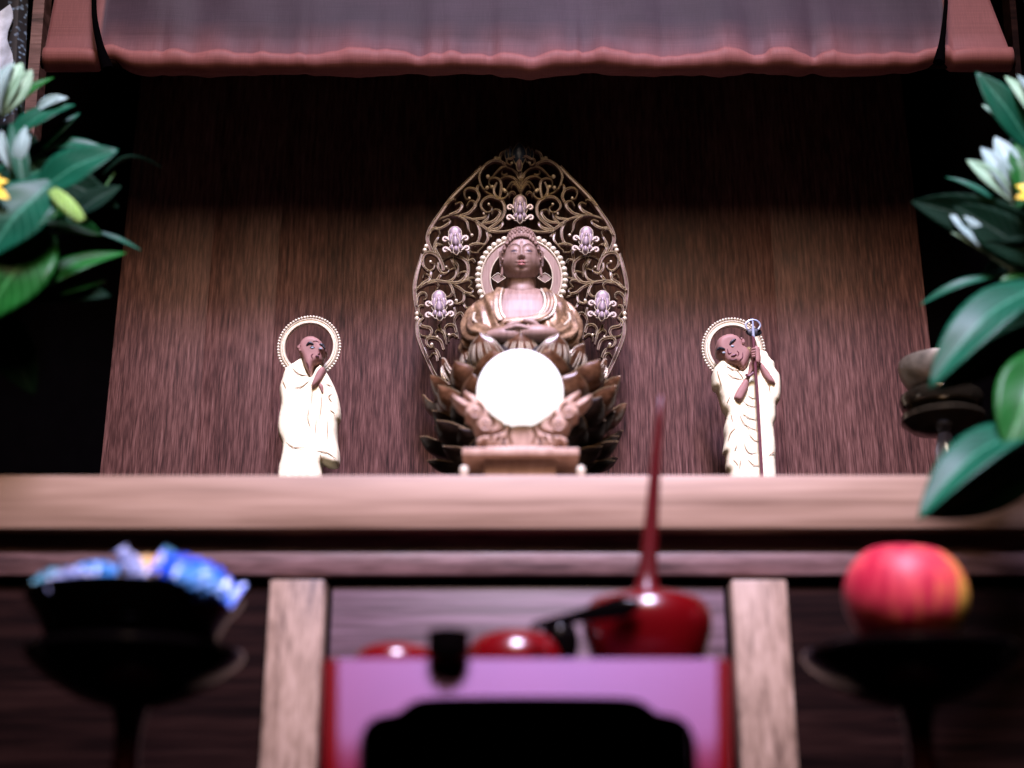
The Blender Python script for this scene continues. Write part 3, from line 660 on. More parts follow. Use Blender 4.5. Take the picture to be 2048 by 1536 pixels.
# round nimbus behind the head
hc = (1043, 556)
def ring_pt(r, a, Y): 
    c = P(hc[0], hc[1], Y); k = mpp(hc[1], Y)
    return Vector((c.x + r * k * math.cos(a), Y, c.z + r * k * 1.07 * math.sin(a)))
nim = empty('round_nimbus', (0, 0, 0), mand)
YN = 1.212
mb = MB(); rows = []
for k in range(96):
    a = 2 * math.pi * k / 96
    rows.append([ring_pt(r_, a, YN + d) for r_, d in ((62, .004), (62, 0), (63, -.0006), (78, -.0006), (79, 0), (79, .004))])
mb.grid(rows, 0, cu=True, cv=True); mb.build('band', M['stat'], nim)
for r_, rr in ((62.6, .0007), (80.5, .0010)):
    mb = MB(); mb.tube([ring_pt(r_, 2 * math.pi * k / 96, YN - .0008) for k in range(97)], rr, 8); mb.build('gilt_ring', M['gilt'], nim)
bead = None
for k in range(46):
    a = 2 * math.pi * (k + .5) / 46
    if bead is None:
        mb = MB(); mb.sphere((0, 0, 0), 1, 12, 8, sc=(.0031, .0026, .0029)); bead = mb.build('bead', M['giltpale'], nim); o = bead
    else: o = share(bead, nim)
    o.location = ring_pt(87, a, YN); o.rotation_euler = (0, -a, 0)
for k in range(8):
    a = math.pi / 4 * k
    pts = [ring_pt(r_, a + s_ * .18 * math.sin(math.pi * (r_ - 32) / 28), YN) for r_, s_ in [(32, 0), (40, 1), (48, 1.2), (55, 1), (60, 0), (55, -1), (48, -1.2), (40, -1)]]
    mb = MB(); n = len(pts); mb.add(pts + [p + Vector((0, .002, 0)) for p in pts], [tuple(range(n)), tuple(n + i for i in reversed(range(n)))] + [(i, (i + 1) % n, (i + 1) % n + n, i + n) for i in range(n)])
    mb.tube([p + Vector((0, -.0004, 0)) for p in pts + pts[:1]], .0004, 6, mat=1)
    mb.build('nimbus_petal', [M['vine'], M['gilt']], nim)

# ------------------------------------------------------------------ buddha body
BX = P(1043, 600, 1.13).x
YB = 1.150
def zz(v, Y): return P(1024, v, Y).z
prof = [(583, 28, 22), (588, 33, 24), (594, 50, 32), (602, 68, 42), (614, 84, 52), (630, 95, 60), (650, 104, 66), (672, 110, 70), (694, 114, 72)]
def torso(z):
    zs = [zz(a, YB) for a, b_, c in prof][::-1]
    return np.interp(z, zs, [b_ for a, b_, c in prof][::-1]) * .000445, np.interp(z, zs, [c for a, b_, c in prof][::-1]) * .000445
zt, zb_ = zz(583, YB), zz(700, YB)
def tor_pt(a, z, off=0.):
    hw, hd = torso(z); e = 2.3
    ca, sa = math.cos(a), math.sin(a)
    k = (abs(ca) ** e + abs(sa) ** e) ** (-1 / e)
    return Vector((BX + (hw + off) * k * ca, YB - .006 - (hd + off) * k * sa, z))
NZ, NA = 60, 120
rows = [[tor_pt(2 * math.pi * j / NA, zt + (zb_ - zt) * i / NZ) for j in range(NA)] for i in range(NZ + 1)]
mb = MB().grid(rows, cv=True); mb.f.append(tuple(range(NA))); mb.m.append(0)
# neck with three creases, same surface family
nk = []
for i in range(25):
    t = i / 24; z = zt - .014 + t * .036
    r_ = .0128 - .0016 * t + .004 * max(0, .3 - t) + .0007 * abs(math.sin(t * math.pi * 3.4)) 
    nk.append([(BX + r_ * math.cos(2 * math.pi * j / 40), YB - .012 - r_ * .95 * math.sin(2 * math.pi * j / 40) - .004 * t, z) for j in range(40)])
mb.grid(nk, cv=True); bpart(mb, 'torso', M['stat'])
def opening(p):
    """true where the bare chest shows"""
    if p.y > YB - .008: return False
    u = (p.x - BX) / .000445; zlo = zz(643, YB - .03)
    lim = 41
    bot = zlo + .0000065 * max(0, abs(u + 6) - 18) ** 2
    return abs(u) < lim and p.z > bot
rows = []
NZ2, NA2 = 110, 260
keep = []
for i in range(NZ2 + 1):
    z = zt - .0012 + (zb_ - zt + .0012) * i / NZ2; r_ = []
    for j in range(NA2):
        a = 2 * math.pi * j / NA2
        p0 = tor_pt(a, z, 0); u = (p0.x - BX) / .000445; vv = (zt - z) / (zt - zb_)
        fold = .0010 * math.sin(u * .16 + vv * 6 * (1 if u > 0 else -1)) * min(1, vv * 2) + .0007 * math.sin(u * .33 - vv * 9)
        p = tor_pt(a, z, .0024 + fold * (1 if p0.y < YB else .2)); r_.append(p); keep.append(not opening(p0))
    rows.append(r_)
mb = MB(); vs = [p for r_ in rows for p in r_]; fs = []
for i in range(NZ2):
    for j in range(NA2):
        q = (i * NA2 + j, i * NA2 + (j + 1) % NA2, (i + 1) * NA2 + (j + 1) % NA2, (i + 1) * NA2 + j)
        if all(keep[t] for t in q): fs.append(q)
mb.add(vs, fs); rb = bpart(mb, 'robe', M['brobe'])
s_ = rb.modifiers.new('t', 'SOLIDIFY'); s_.thickness = .0016; s_.offset = -1
# collar bands following the opening
def chest(u, v, off):
    """point on the chest surface seen at (u, v)"""
    z = zz(v, YB - .028); x = BX + (u - 1043) * .000445
    hw, hd = torso(z); e = 2.3; t = min(.98, abs((x - BX) / hw))
    return Vector((x, YB - .006 - hd * (1 - t ** e) ** (1 / e) - off, z))
def band(pts, wd, off, name, mat, par, flat=.35):
    sp = [chest(a, b_, off) for a, b_ in spline(pts, 6)]
    mb = MB(); mb.tube(sp, wd, 10, flat=flat, up=(0, -1, 0)); return bpart(mb, name, mat) if par is None else mb.build(name, mat, par)
band([(1003, 574), (998, 590), (996, 615), (999, 636), (1006, 650)], .0040, .0030, 'collar_band', M['brobe'], None)
band([(1006, 576), (1003.5, 592), (1002, 615), (1005, 636), (1011, 648)], .0007, .0046, 'collar_piping', M['gilt'], None, 1)
for k, (dx, mt) in enumerate(((0, 'gilt'), (6, 'brobe'), (13, 'brobe'), (20, 'gilt'))):
    band([(1081 + dx, 574 + k * 3), (1086 + dx, 590 + k * 2), (1088 + dx, 610), (1082 + dx * .9, 630 + k * 2), (1063 + dx * .5, 643 + k * 3), (1035, 648 + k * 2.4), (1010, 650 + k * 1.5)], [.0010, .0028, .0028, .0012][k], .0030 + .0004 * k, 'collar_fold', M[mt], None, .6)
# sleeves
for sg in (1, -1):
    pts = [Vector((BX + sg * .027, YB - .006, zz(606, YB))), Vector((BX + sg * .0355, YB - .010, zz(632, YB))), Vector((BX + sg * .0395, YB - .016, zz(658, YB))), Vector((BX + sg * .0395, YB - .030, zz(676, YB - .02))), Vector((BX + sg * .026, YB - .046, zz(684, YB - .04)))]
    sp = [Vector(q) for q in spline([p[:] for p in pts], 14)]; n = len(sp); rr = np.interp(np.linspace(0, 1, n), [0, .3, .6, .85, 1], [.006, .0098, .0112, .0105, .0075])
    rows = []
    for i in range(n):
        Tn = (sp[min(i + 1, n - 1)] - sp[max(i - 1, 0)]).normalized(); a0 = Vector((0, -1, 0)); N = (a0 - Tn * a0.dot(Tn)).normalized(); Bn = Tn.cross(N)
        rows.append([sp[i] + (N * math.cos(2 * math.pi * j / 48) + Bn * math.sin(2 * math.pi * j / 48)) * rr[i] * (1 + .12 * math.sin(2 * math.pi * j / 48 * 8 + i * .13) * min(1, i / 14)) for j in range(48)])
    mb = MB().grid(rows, cv=True); mb.f += [tuple(range(48)), tuple((n - 1) * 48 + j for j in reversed(range(48)))]; mb.m += [0, 0]
    bpart(mb, 'sleeve', M['brobe'])
    mb = MB(); e = sp[-6]; mb.tube([sp[-8] + Vector((sg * .002, -.004, .009)), sp[-14] + Vector((sg * .002, -.006, .011)), sp[-22] + Vector((0, -.008, .010)), sp[-30] + Vector((0, -.010, .004))], [.0008, .0012, .0012, .0006], 8); bpart(mb, 'sleeve_hem', M['gilt'])
# folded legs under the robe
ZL = zz(686, 1.12)
rows = []
for i in range(41):
    t = math.pi * i / 40; r_ = []
    for j in range(96):
        a = 2 * math.pi * j / 96
        rx, ry, rz = .0530, .034, .0135
        fold = 1 + .03 * math.sin(a * 14 + i * .35)
        st = max(math.sin(t), 1e-4) ** .75
        r_.append((BX + rx * fold * st * math.cos(a), YB - .020 - ry * fold * st * math.sin(a) * (1 - .12 * math.cos(a) ** 2), ZL + rz * math.cos(t) * (1 + .22 * abs(math.cos(a)) * st)))
    rows.append(r_)
bpart(MB().grid(rows, cv=True), 'folded_legs', M['brobe'])
# hands resting in the lap: palms and fingers laid over each other, thumbs meeting
for sg in (1, -1):
    mb = MB(); yh = 1.102 - (.002 if sg > 0 else 0); zh_ = zz(671, yh) + (.0022 if sg > 0 else 0)
    mb.sphere((BX + sg * .012, yh, zh_ - .001), .0155, 20, 12, sc=(1.25, .62, .5))
    for k in range(4):
        y_ = yh - .007 + k * .0035; L_ = [.020, .024, .0235, .019][k]
        mb.tube(spline([(BX + sg * .006, y_, zh_ + .001), (BX + sg * (.006 - L_ * .5), y_ - .0006, zh_ + .0032), (BX + sg * (.006 - L_), y_, zh_ + .0005)], 5), np.interp(np.linspace(0, 1, 11), [0, .8, 1], [.0022, .0018, .0011]), 10)
    mb.tube(spline([(BX + sg * .013, yh - .002, zh_ + .004), (BX + sg * .009, yh - .003, zh_ + .0085), (BX + sg * .001, yh - .003, zh_ + .0105)], 6), np.interp(np.linspace(0, 1, 13), [0, .8, 1], [.0032, .0022, .0012]), 10)
    bpart(mb, 'hand', M['stat'])
# head: one sculpted surface, tilted forward
HW, HD, HH = .0181, .0195, .0252
head = empty('head', (0, 0, 0), bud)
hcen = P(1043.5, 519, 1.130); hcen.x = BX
head.location = hcen - B0; head.rotation_euler = (rad(5), 0, 0); head.scale = (.875, .9, .87)
def g(x, s): return math.exp(-(x / s) ** 2)
def face_pt(lon, lat):
    """lon 0 = straight ahead; returns local point with carved features"""
    cl_, sl = math.cos(lat), math.sin(lat)
    x = HW * cl_ * math.sin(lon); y = -HD * cl_ * math.cos(lon); z = HH * sl
    n = x / HW; h = z / HH; front = max(0., math.cos(lon)) ** .5 if math.cos(lon) > 0 else 0
    # full jaw, flatter face
    if h < 0: x *= 1 + .10 * math.sin(min(1, -h) * math.pi) ; 
    x *= 1 + .05 * g(h + .45, .35)
    if y < 0: y *= 1 - .10 * g(n, .55) * g(h, .9)
    d = 0
    az = abs(n)
    wn = .055 + .085 * max(0, min(1, (.42 - h) / .55))
    if -.30 < h < .62:
        prof_ = np.interp(h, [-.26, -.17, -.10, .1, .35, .58], [0, .16, .215, .15, .07, 0]); d += prof_ * g(n, wn)
    d += .075 * g(az - .125, .06) * g(h + .13, .07)                         # nostrils
    d += .055 * g(az - .42, .20) * g(h - .165, .085)                         # upper lids
    d -= .055 * g(az - .42, .19) * g(h - .085, .028)                         # slit
    d += .035 * g(az - .42, .18) * g(h - .035, .05)                          # lower lids
    bz = .30 + .11 * (1 - ((az - .40) / .36) ** 2)                            # brow arch
    if .06 < az < .82: d += .03 * g(h - bz, .05)
    d -= .03 * g(az - .2, .12) * g(h - .2, .1)
    d += .06 * g(az - .55, .28) * g(h + .16, .24)                            # cheeks
    mw = .26
    d += .085 * g(n, mw * .75) * g(h + .335 + .02 * (g(n, .05)), .045)        # upper lip
    d += .085 * g(n, mw * .62) * g(h + .455, .05)                             # lower lip
    d -= .050 * g(n, mw * .9) * g(h + .395 - .05 * az, .022)                  # mouth line
    d -= .03 * g(n, .3) * g(h + .56, .06)
    d += .075 * g(n, .26) * g(h + .72, .14)                                   # chin
    y -= d * HW * front * 1.0
    return Vector((x, y, z))
NL, NT = 150, 130
rows = []
for i in range(NT + 1):
    lat = -math.pi / 2 + math.pi * i / NT
    lat = max(-1.5705, min(1.5705, lat)); r_ = []
    for j in range(NL):
        s_ = -1 + 2 * j / NL; lon = math.pi * (s_ * .55 + .45 * s_ ** 3)
        r_.append(face_pt(lon, lat))
    rows.append(r_)
MB().grid(rows, cv=True).build('face', M['stat'], head, angle=180)
# eye slits, lips, urna
def onface(n, h, off=.0002):
    lat = math.asin(max(-1, min(1, h))); sl = max(-1, min(1, n / max(.05, math.cos(lat)))); return face_pt(math.asin(sl), lat) + Vector((0, -off, 0))
for sg in (1, -1):
    MB().tube([onface(sg * (.42 + .17 * t), .088 + .018 * (1 - t * t) - .02 * t * t) for t in np.linspace(-1, 1, 13)], [.0001 + .00042 * (1 - t * t) for t in np.linspace(-1, 1, 13)], 6).build('eye', M['iris'], head)
    MB().tube([onface(sg * (.10 + .66 * t), .27 + .16 * math.sin(math.pi * (t * .8 + .12)) - .02 * t) for t in np.linspace(0, 1, 15)], [.00012 + .0002 * math.sin(math.pi * t) for t in np.linspace(0, 1, 15)], 6).build('eyebrow', M['vine'], head)
MB().tube([onface(.22 * t, -.345 - .012 * abs(t) + .012 * g(abs(t) - .25, .2), 0) for t in np.linspace(-1, 1, 15)], [.0002 + .0008 * (1 - t * t) for t in np.linspace(-1, 1, 15)], 8, flat=.5).build('upper_lip', M['liprose'], head)
MB().tube([onface(.18 * t, -.45 + .03 * t * t, 0) for t in np.linspace(-1, 1, 15)], [.0002 + .0009 * (1 - t * t) for t in np.linspace(-1, 1, 15)], 8, flat=.5).build('lower_lip', M['liprose'], head)
MB().sphere(onface(.02, .50), .0008, 10, 7).build('brow_jewel', M['stat'], head)
# hair cap and curls
def hair_pt(lon, lat, off):
    cl_, sl = math.cos(lat), math.sin(lat)
    p = Vector(((HW + off) * cl_ * math.sin(lon), -(HD + off) * cl_ * math.cos(lon), (HH + off) * sl)); return p
def hairline(lon):
    a = abs(lon)
    return np.interp(a, [0, .5, .9, 1.15, 1.3, 3.15], [.80, .74, .50, .20, -.25, -.55])   # latitude where hair starts
rows = []
for i in range(31):
    r_ = []
    for j in range(72):
        lon = -math.pi + 2 * math.pi * j / 72; l0 = hairline(lon); lat = l0 + (math.pi / 2 - .001 - l0) * i / 30
        r_.append(hair_pt(lon, lat, .0016 * min(1, .2 + i / 4)))
    rows.append(r_)
mb = MB().grid(rows, cv=True)
mb.sphere((0, .003, HH * .90), .0118, 24, 14, sc=(1.15, 1.1, .95)); mb.build('hair_cap', M['stat'], head, angle=180)
mb = MB()
def curl(p, nrm, r_):
    mb.sphere(p, r_, 8, 6)
for row in range(10):
    for j in range(40):
        lon = -math.pi + 2 * math.pi * (j + .5 * (row % 2)) / 40; l0 = hairline(lon) + .03; lat = l0 + row * .135
        if lat > 1.42: continue
        if math.cos(lat) < .5 and j % 2: continue
        curl(hair_pt(lon, lat, .0016), None, .00155)
for row in range(6):
    z = row * .24 + .05; k = max(1, int(21 * math.cos(z)))
    for j in range(k):
        lon = 2 * math.pi * (j + .5 * (row % 2)) / k
        curl((.0118 * 1.15 * math.cos(z) * math.sin(lon), .003 - .0118 * 1.1 * math.cos(z) * math.cos(lon), HH * .90 + .0118 * .95 * math.sin(z)), None, .0015)
o = mb.build('hair_curls', M['stat'], head); o['kind'] = 'stuff'
for sg in (1, -1):
    mb = MB()
    sp = spline([(sg * .0185, -.001, .0095), (sg * .0203, .0005, .006), (sg * .0200, -.0005, -.002), (sg * .0192, -.0018, -.009), (sg * .0196, -.0030, -.0165), (sg * .0203, -.0034, -.0205)], 7)
    n = len(sp); mb.tube(sp, np.interp(np.linspace(0, 1, n), [0, .15, .4, .6, .85, .95, 1], [.001, .0030, .0026, .0018, .0026, .0020, .0006]), 12, flat=.55, up=(sg, 0, 0))
    mb.tube(spline([(sg * .0200, -.002, .0085), (sg * .0217, .001, .007), (sg * .0215, .001, -.001), (sg * .0206, -.001, -.008)], 6), .0006, 6)
    mb.build('ear', M['stat'], head)

# ------------------------------------------------------------------ lotus throne
thr = empty('lotus_throne', (0, 0, 0), bud)
TC = Vector((P(1041, 780, 1.15).x, 1.15, 0)) - B0; TC.z = -B0.z
thr.location = TC
def petal_mesh(r0, z0, rc, zc, r1, z1, wd, flute, name, mats):
    nT, nS = 16, 13; top = []; bot = []
    for i in range(nT + 1):
        t = i / nT
        r_ = (1 - t) ** 2 * r0 + 2 * t * (1 - t) * rc + t * t * r1; z = (1 - t) ** 2 * z0 + 2 * t * (1 - t) * zc + t * t * z1
        wv_ = wd * (math.sin(math.pi * min(1, .22 + t * .78)) ** .62) * (1 - max(0, t - .82) ** 2 * 12)
        wv_ = max(wv_, wd * .02)
        ra, rb = [], []
        for j in range(nS + 1):
            s = -1 + 2 * j / nS
            x = s * wv_; cup = .55 * wv_ * s * s * (1 - .3 * t)
            fl = flute * math.cos(s * 6 * math.pi) * math.sin(math.pi * min(1, t * 1.1)) * (1 - t) ** .3
            tipk = .0016 * max(0, t - .8) / .2 * (1 - s * s)
            ra.append((x, -(r_ - cup + fl + tipk), z + cup * .35)); rb.append((x * .97, -(r_ - cup - .0016), z + cup * .35 - .0004))
        top.append(ra); bot.append(rb)
    mb = MB(); mb.grid(top); mb.grid(bot)
    loop = lambda G: [G[i][0] for i in range(nT + 1)] + G[nT][1:] + [G[i][nS] for i in range(nT - 1, -1, -1)]
    lt, lb = loop(top), loop(bot)
    mb.grid([lt, lb])
    o = mb.build(name, mats[0], thr)
    e = MB(); q = [Vector(p) for p in lt[3:-3]]; e.tube(q, .00042, 6); 
    if flute > .0003:
        for s_ in (-.78, -.55, -.32, -.1, .12, .35, .58, .8):
            jj = int(round((s_ + 1) / 2 * nS)); q = [Vector(top[i][jj]) + Vector((0, -.0002, 0)) for i in range(5, 14)]
            e.tube(q, [.0001 + .00075 * math.sin(math.pi * (i + .5) / 9) for i in range(9)], 6, flat=.5)
    eo = e.build('gilt_edge', mats[1], o)
    return o, eo
z = lambda v: zz(v, 1.15)
M['gedge'] = plain('thin gilt line', (.22, .15, .07), .4, metal=.3)
rowsL = [  # r0 z0 rc zc r1 z1 width flute offset count material
    (.046, .4050, .0735, .4170, .0655, .4425, .0185, .0004, 0, 12, 'lotus'),
    (.050, .3880, .0850, .3930, .0815, .4180, .0220, .0002, .5, 12, 'lotus'),
    (.050, .3740, .0860, .3780, .0825, .4020, .0225, .0002, 0, 12, 'lotus'),
    (.050, .3620, .0820, .3640, .0815, .3860, .0220, .0002, .5, 12, 'lotusshade'),
    (.048, .3520, .0800, .3530, .0790, .3720, .0220, .0002, 0, 12, 'lotusshade'),
    (.042, .3440, .0750, .3440, .0765, .3610, .0215, .0002, .5, 12, 'lotusshade'),
    (.034, .3385, .0650, .3380, .0690, .3515, .0195, .0002, 0, 12, 'lotusshade'),
    (.026, .3345, .0520, .3340, .0560, .3440, .0165, .0002, .5, 12, 'lotusshade')]
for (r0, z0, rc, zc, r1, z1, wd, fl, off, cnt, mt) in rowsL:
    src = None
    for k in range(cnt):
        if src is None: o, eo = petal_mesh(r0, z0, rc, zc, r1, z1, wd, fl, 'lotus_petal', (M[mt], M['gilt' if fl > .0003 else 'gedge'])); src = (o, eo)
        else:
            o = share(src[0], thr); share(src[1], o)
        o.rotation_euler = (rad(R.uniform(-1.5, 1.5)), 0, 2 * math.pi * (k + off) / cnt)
mb = MB(); mb.lathe([(.0, z(940)), (.03, z(938)), (.045, z(915)), (.055, z(880)), (.056, z(850)), (.056, z(820)), (.058, z(780)), (.056, z(742)), (.052, z(726)), (.0, z(722))], 48)
mb.build('lotus_core', M['lotusshade'], thr)
mb = MB(); mb.lathe([(.0, .3122), (.066, .3122), (.066, .318), (.062, .3205), (.05, .3245), (.03, .332), (.026, .340), (.0, .342)], 8, lean=(0, 0)); mb.build('throne_foot', M['gilt'], thr, angle=20)

# ------------------------------------------------------------------ white globe and carved stand
YG = 1.035
gp = P(1040, 786, YG); gr = 88 * mpp(786, YG) * .985
gl = MB().sphere((0, 0, 0), gr, 64, 40).build('white_globe', M['globe']); gl.location = gp
tag(gl, 'bright white glass globe resting in carved stand before the statue', 'globe')
st = empty('globe_stand', (gp.x, YG, ZS)); tag(st, 'pale carved wooden stand with two winged arms cradling the white globe', 'stand')
S0 = st.location.copy()
Z2 = lambda x, y: (820 + x / 4.267, 600 + y / 4.267)
half = [(1040, 1070), (1100, 1034), (1150, 995), (1190, 975), (1215, 935), (1245, 925), (1285, 870), (1345, 832), (1400, 800), (1440, 779), (1456, 800), (1432, 845), (1405, 885), (1460, 850), (1510, 825), (1548, 808), (1556, 840), (1525, 880), (1500, 912), (1445, 950), (1442, 985), (1432, 1010), (1395, 1030), (1372, 1070), (1362, 1100), (1340, 1130), (1308, 1168), (1340, 1190), (1346, 1230), (1330, 1268), (1300, 1262), (1278, 1240), (1255, 1282), (1225, 1268), (1200, 1298), (1165, 1280), (1140, 1310), (1110, 1290), (1080, 1320)]
ol = [(955, 1055), (1000, 1060)] + half + [(1000, 1325), (910, 1325)] + [(1910 - x, y) for x, y in reversed(half)] + [(910, 1060)]
ol = [Z2(x, y) for x, y in ol]
cre = [[Z2(1280, 1130), Z2(1210, 1110), Z2(1200, 1060), Z2(1230, 1010)], [Z2(1310, 1010), Z2(1290, 960), Z2(1330, 910)], [Z2(1390, 900), Z2(1410, 940)], [Z2(1100, 1080), Z2(1120, 1140), Z2(1230, 1170), Z2(1310, 1165)], [Z2(1040, 1100), Z2(1070, 1180), Z2(1050, 1260)], [Z2(1150, 1200), Z2(1170, 1260)], [Z2(1215, 1200), Z2(1230, 1250)], [Z2(1105, 1210), Z2(1120, 1270)], [Z2(1420, 800), Z2(1380, 840), Z2(1330, 880)], [Z2(1520, 840), Z2(1440, 900)]]
cre += [[(2 * 1043.8 - u, v) for u, v in c] for c in cre]
YS = YG - .006
so = relief(ol, YS, .008, 14, .014, 2.3, 'carved_arms', M['stand'], st, cre, .55, 2.6, n=3); so.location = -S0
for sg in (1, -1):
    for (x, y, r_) in ((1265, 1070, 11.5), (1350, 965, 10.5)):
        u, v = Z2(x, y); u = u if sg > 0 else 2 * 1043.8 - u
        c = P(u, v, YS - .008); k = mpp(v, YS)
        mb = MB(); mb.tube([c + Vector((math.cos(a) * r_ * .86 * k, -.0005, math.sin(a) * r_ * .86 * k)) for a in np.linspace(0, 2 * math.pi, 25)], .0011, 8)
        mb.sphere(c, r_ * .5 * k, 14, 9); o = mb.build('boss', M['stand'], st); o.location = -S0
    for (x, y) in ((1105, 1225), (1158, 1278), (1215, 1285)):
        u, v = Z2(x, y); u = u if sg > 0 else 2 * 1043.8 - u
        o = MB().sphere(P(u, v, YS - .0062), .0012, 8, 6, sc=(1, .5, 1)).build('pierced_hole', M['hairink'], st); o.location = -S0
u0 = gp.x; k = mpp(930, YS)
def sbox(xa, xb, va, vb, ya, yb, name, bev=.0008):
    o = MB().box(gp.x + (Z2(xa, 0)[0] - 1043.8) * k, gp.x + (Z2(xb, 0)[0] - 1043.8) * k, ya, yb, P(0, Z2(0, vb)[1], YS).z, P(0, Z2(0, va)[1], YS).z, bev).build(name, M['stand'], st); o.location = -S0
sbox(660, 1250, 1290, 1328, YS - .014, YS + .026, 'upper_moulding', .002)
sbox(600, 1310, 1328.5, 1346, YS - .018, YS + .030, 'middle_moulding', .002)
sbox(468, 1447, 1346.5, 1408, YS - .026, YS + .036, 'base_slab')
o = MB().box(gp.x + (Z2(650, 0)[0] - 1043.8) * k, gp.x + (Z2(1255, 0)[0] - 1043.8) * k, YS - .016, YS + .026, ZS + .0002, P(0, Z2(0, 1409)[1], YS).z, .001).build('base_block', M['stand'], st); o.location = -S0
# two little gilt cups at the sides of the stand
for i, (u, v) in enumerate(((928, 942), (1162, 942))):
    p = P(u, 956, 1.005); mb = MB(); h0 = ZS - p.z
    mb.lathe([(0, .0001), (.0026, .0002), (.0026, .0012), (.0014, .0025), (.0018, .006), (.0030, .0075), (.0034, .0105), (.0030, .0132), (.0018, .0142), (0, .0145)], 20)
    o = mb.build('gilt_knob', M['giltpale']); o.location = (p.x, p.y, ZS)
    tag(o, 'tiny pale gilt knob standing on the shelf, %s of the globe stand' % ('left' if i == 0 else 'right'), 'ornament', 'gilt knobs beside the globe stand')

# ------------------------------------------------------------------ the two monk figures
def monk(orig, robe, head_, skin, creases, feats, halo, label, Y=1.222):
    Z = lambda q: (orig[0] + q[0] / 4.15, orig[1] + q[1] / 4.15)
    base = P(*Z((500, 1500)), Y); root = empty('monk_figure', (base.x, Y, .3121)); tag(root, label, 'figurine', 'monk figures flanking the statue')
    R0 = root.location.copy()
    cz = [[Z(q) for q in c] for c in creases]
    rz = [Z(q) for q in robe]
    rng = np.random.RandomState(int(orig[0]))
    def und(vv, k):
        return (.00035 * np.sin(vv[:, 0] * .42 + np.sin(vv[:, 1] * .05) * 2.0) + .0002 * np.sin(vv[:, 0] * .8 - vv[:, 1] * .12)) * k
    o = relief(rz, Y, .0075, 16, .010, 4.0, 'robe', M['robe'], root, cz, .10, 2.2, und, n=4); o.location = -R0
    # drawn fold lines
    dep = o.data
    co = np.array([v.co[:] for v in dep.vertices])
    def ysurf(p):
        d = (co[:, 0] - p.x) ** 2 + (co[:, 2] - p.z) ** 2; i = np.argsort(d)[:10]; return min(co[i, 1])
    mb = MB()
    for c in cz:
        sp = [P(a, b_, Y) for a, b_ in spline(c, 5)]
        for p in sp: p.y = ysurf(p) - .0001
        mb.tube(sp, [.00012 + .00030 * math.sin(math.pi * i / (len(sp) - 1)) for i in range(len(sp))], 6)
    fo = mb.build('fold_lines', M['ink'], o)
    ho = relief([Z(q) for q in head_], Y - .004, .0065, 11, .012, 2.6, 'head', M['skin'], root, n=4); ho.location = -R0
    hco = np.array([v.co[:] for v in ho.data.vertices])
    def hs(p):
        d = (hco[:, 0] - p.x) ** 2 + (hco[:, 2] - p.z) ** 2; i = np.argsort(d)[:8]; return min(hco[i, 1])
    for kind, pts, r_, mt in feats:
        sp = [P(*Z(q), Y) for q in (spline(pts, 5) if len(pts) > 1 else pts)]
        for p in sp: p.y = hs(p) - .0002
        mb = MB()
        if len(sp) > 1: mb.tube(sp, [r_ * (.35 + .65 * math.sin(math.pi * (i + .5) / len(sp))) for i in range(len(sp))], 8)
        else: mb.sphere(sp[0], r_, 12, 8, sc=(1.35, .5, .8))
        mb.build(kind, M[mt], ho)
    for nm, pts, dy, H in skin:
        so = relief([Z(q) for q in pts], Y - dy, H, 7, .008, 2.4, nm, M['skin'], root, n=4); so.location = -R0
    # halo ring with beads
    (u, v, r_in, r_out, tilt) = halo
    YH = Y + .018; c = P(u, v, YH); kk = mpp(v, YH)
    hp = lambda r_, a, d: Vector((c.x + r_ * kk * math.cos(a), YH + d, c.z + r_ * kk * 1.06 * math.sin(a)))
    hl = empty('halo', -R0, root)
    mb = MB(); rows = []
    for i in range(80):
        a = 2 * math.pi * i / 80; w_ = r_out - r_in
        rows.append([hp(r_in, a, .003), hp(r_in, a, 0), hp(r_in + w_ * .12, a, -.0012), hp(r_in + w_ * .45, a, -.0012), hp(r_in + w_ * .55, a, -.0002), hp(r_in + w_ * .72, a, -.0002), hp(r_in + w_ * .8, a, -.001), hp(r_out, a, 0), hp(r_out, a, .003)])
    mb.grid(rows, cu=True, cv=True); mb.build('ring', M['giltpale'], hl)
    mb = MB()
    for i in range(64): mb.sphere(hp(r_out + 3.2, 2 * math.pi * i / 64, 0), 2.9 * kk, 8, 6, sc=(1, .8, 1))
    b_ = mb.build('beads', M['giltpale'], hl); b_['kind'] = 'stuff'
    mb = MB(); mb.box(c.x - .004, c.x + .004, Y + .0102, YH + .002, P(0, v + r_in + 10, YH).z - .02, P(0, v + r_in + 10, YH).z); mb.build('halo_bracket', M['gilt'], hl)
    return root, R0, Z
L_robe = [(425, 475), (440, 482), (468, 570), (505, 640), (545, 575), (590, 532), (602, 562), (640, 610), (690, 700), (725, 790), (745, 900), (743, 980), (725, 1020), (718, 1150), (735, 1250), (737, 1340), (712, 1376), (650, 1374), (597, 1362), (597, 1480), (604, 1660), (604, 1870), (222, 1870), (226, 1560), (235, 1400), (255, 1320), (268, 1240), (265, 1190), (240, 1120), (230, 1050), (240, 960), (255, 870), (245, 740), (265, 660), (290, 580), (330, 540), (380, 512)]
L_head = [(432, 485), (408, 440), (410, 372), (440, 326), (490, 305), (542, 311), (588, 342), (612, 384), (634, 420), (628, 440), (604, 450), (602, 480), (596, 512), (572, 531), (536, 545), (520, 580), (505, 640), (462, 565)]
L_skin = [('hands', [(515, 690), (548, 612), (578, 566), (608, 558), (626, 590), (602, 660), (562, 712), (520, 738)], .0075, .0045), ('wrist', [(565, 712), (590, 690), (611, 722), (608, 786), (585, 760)], .0068, .003)]
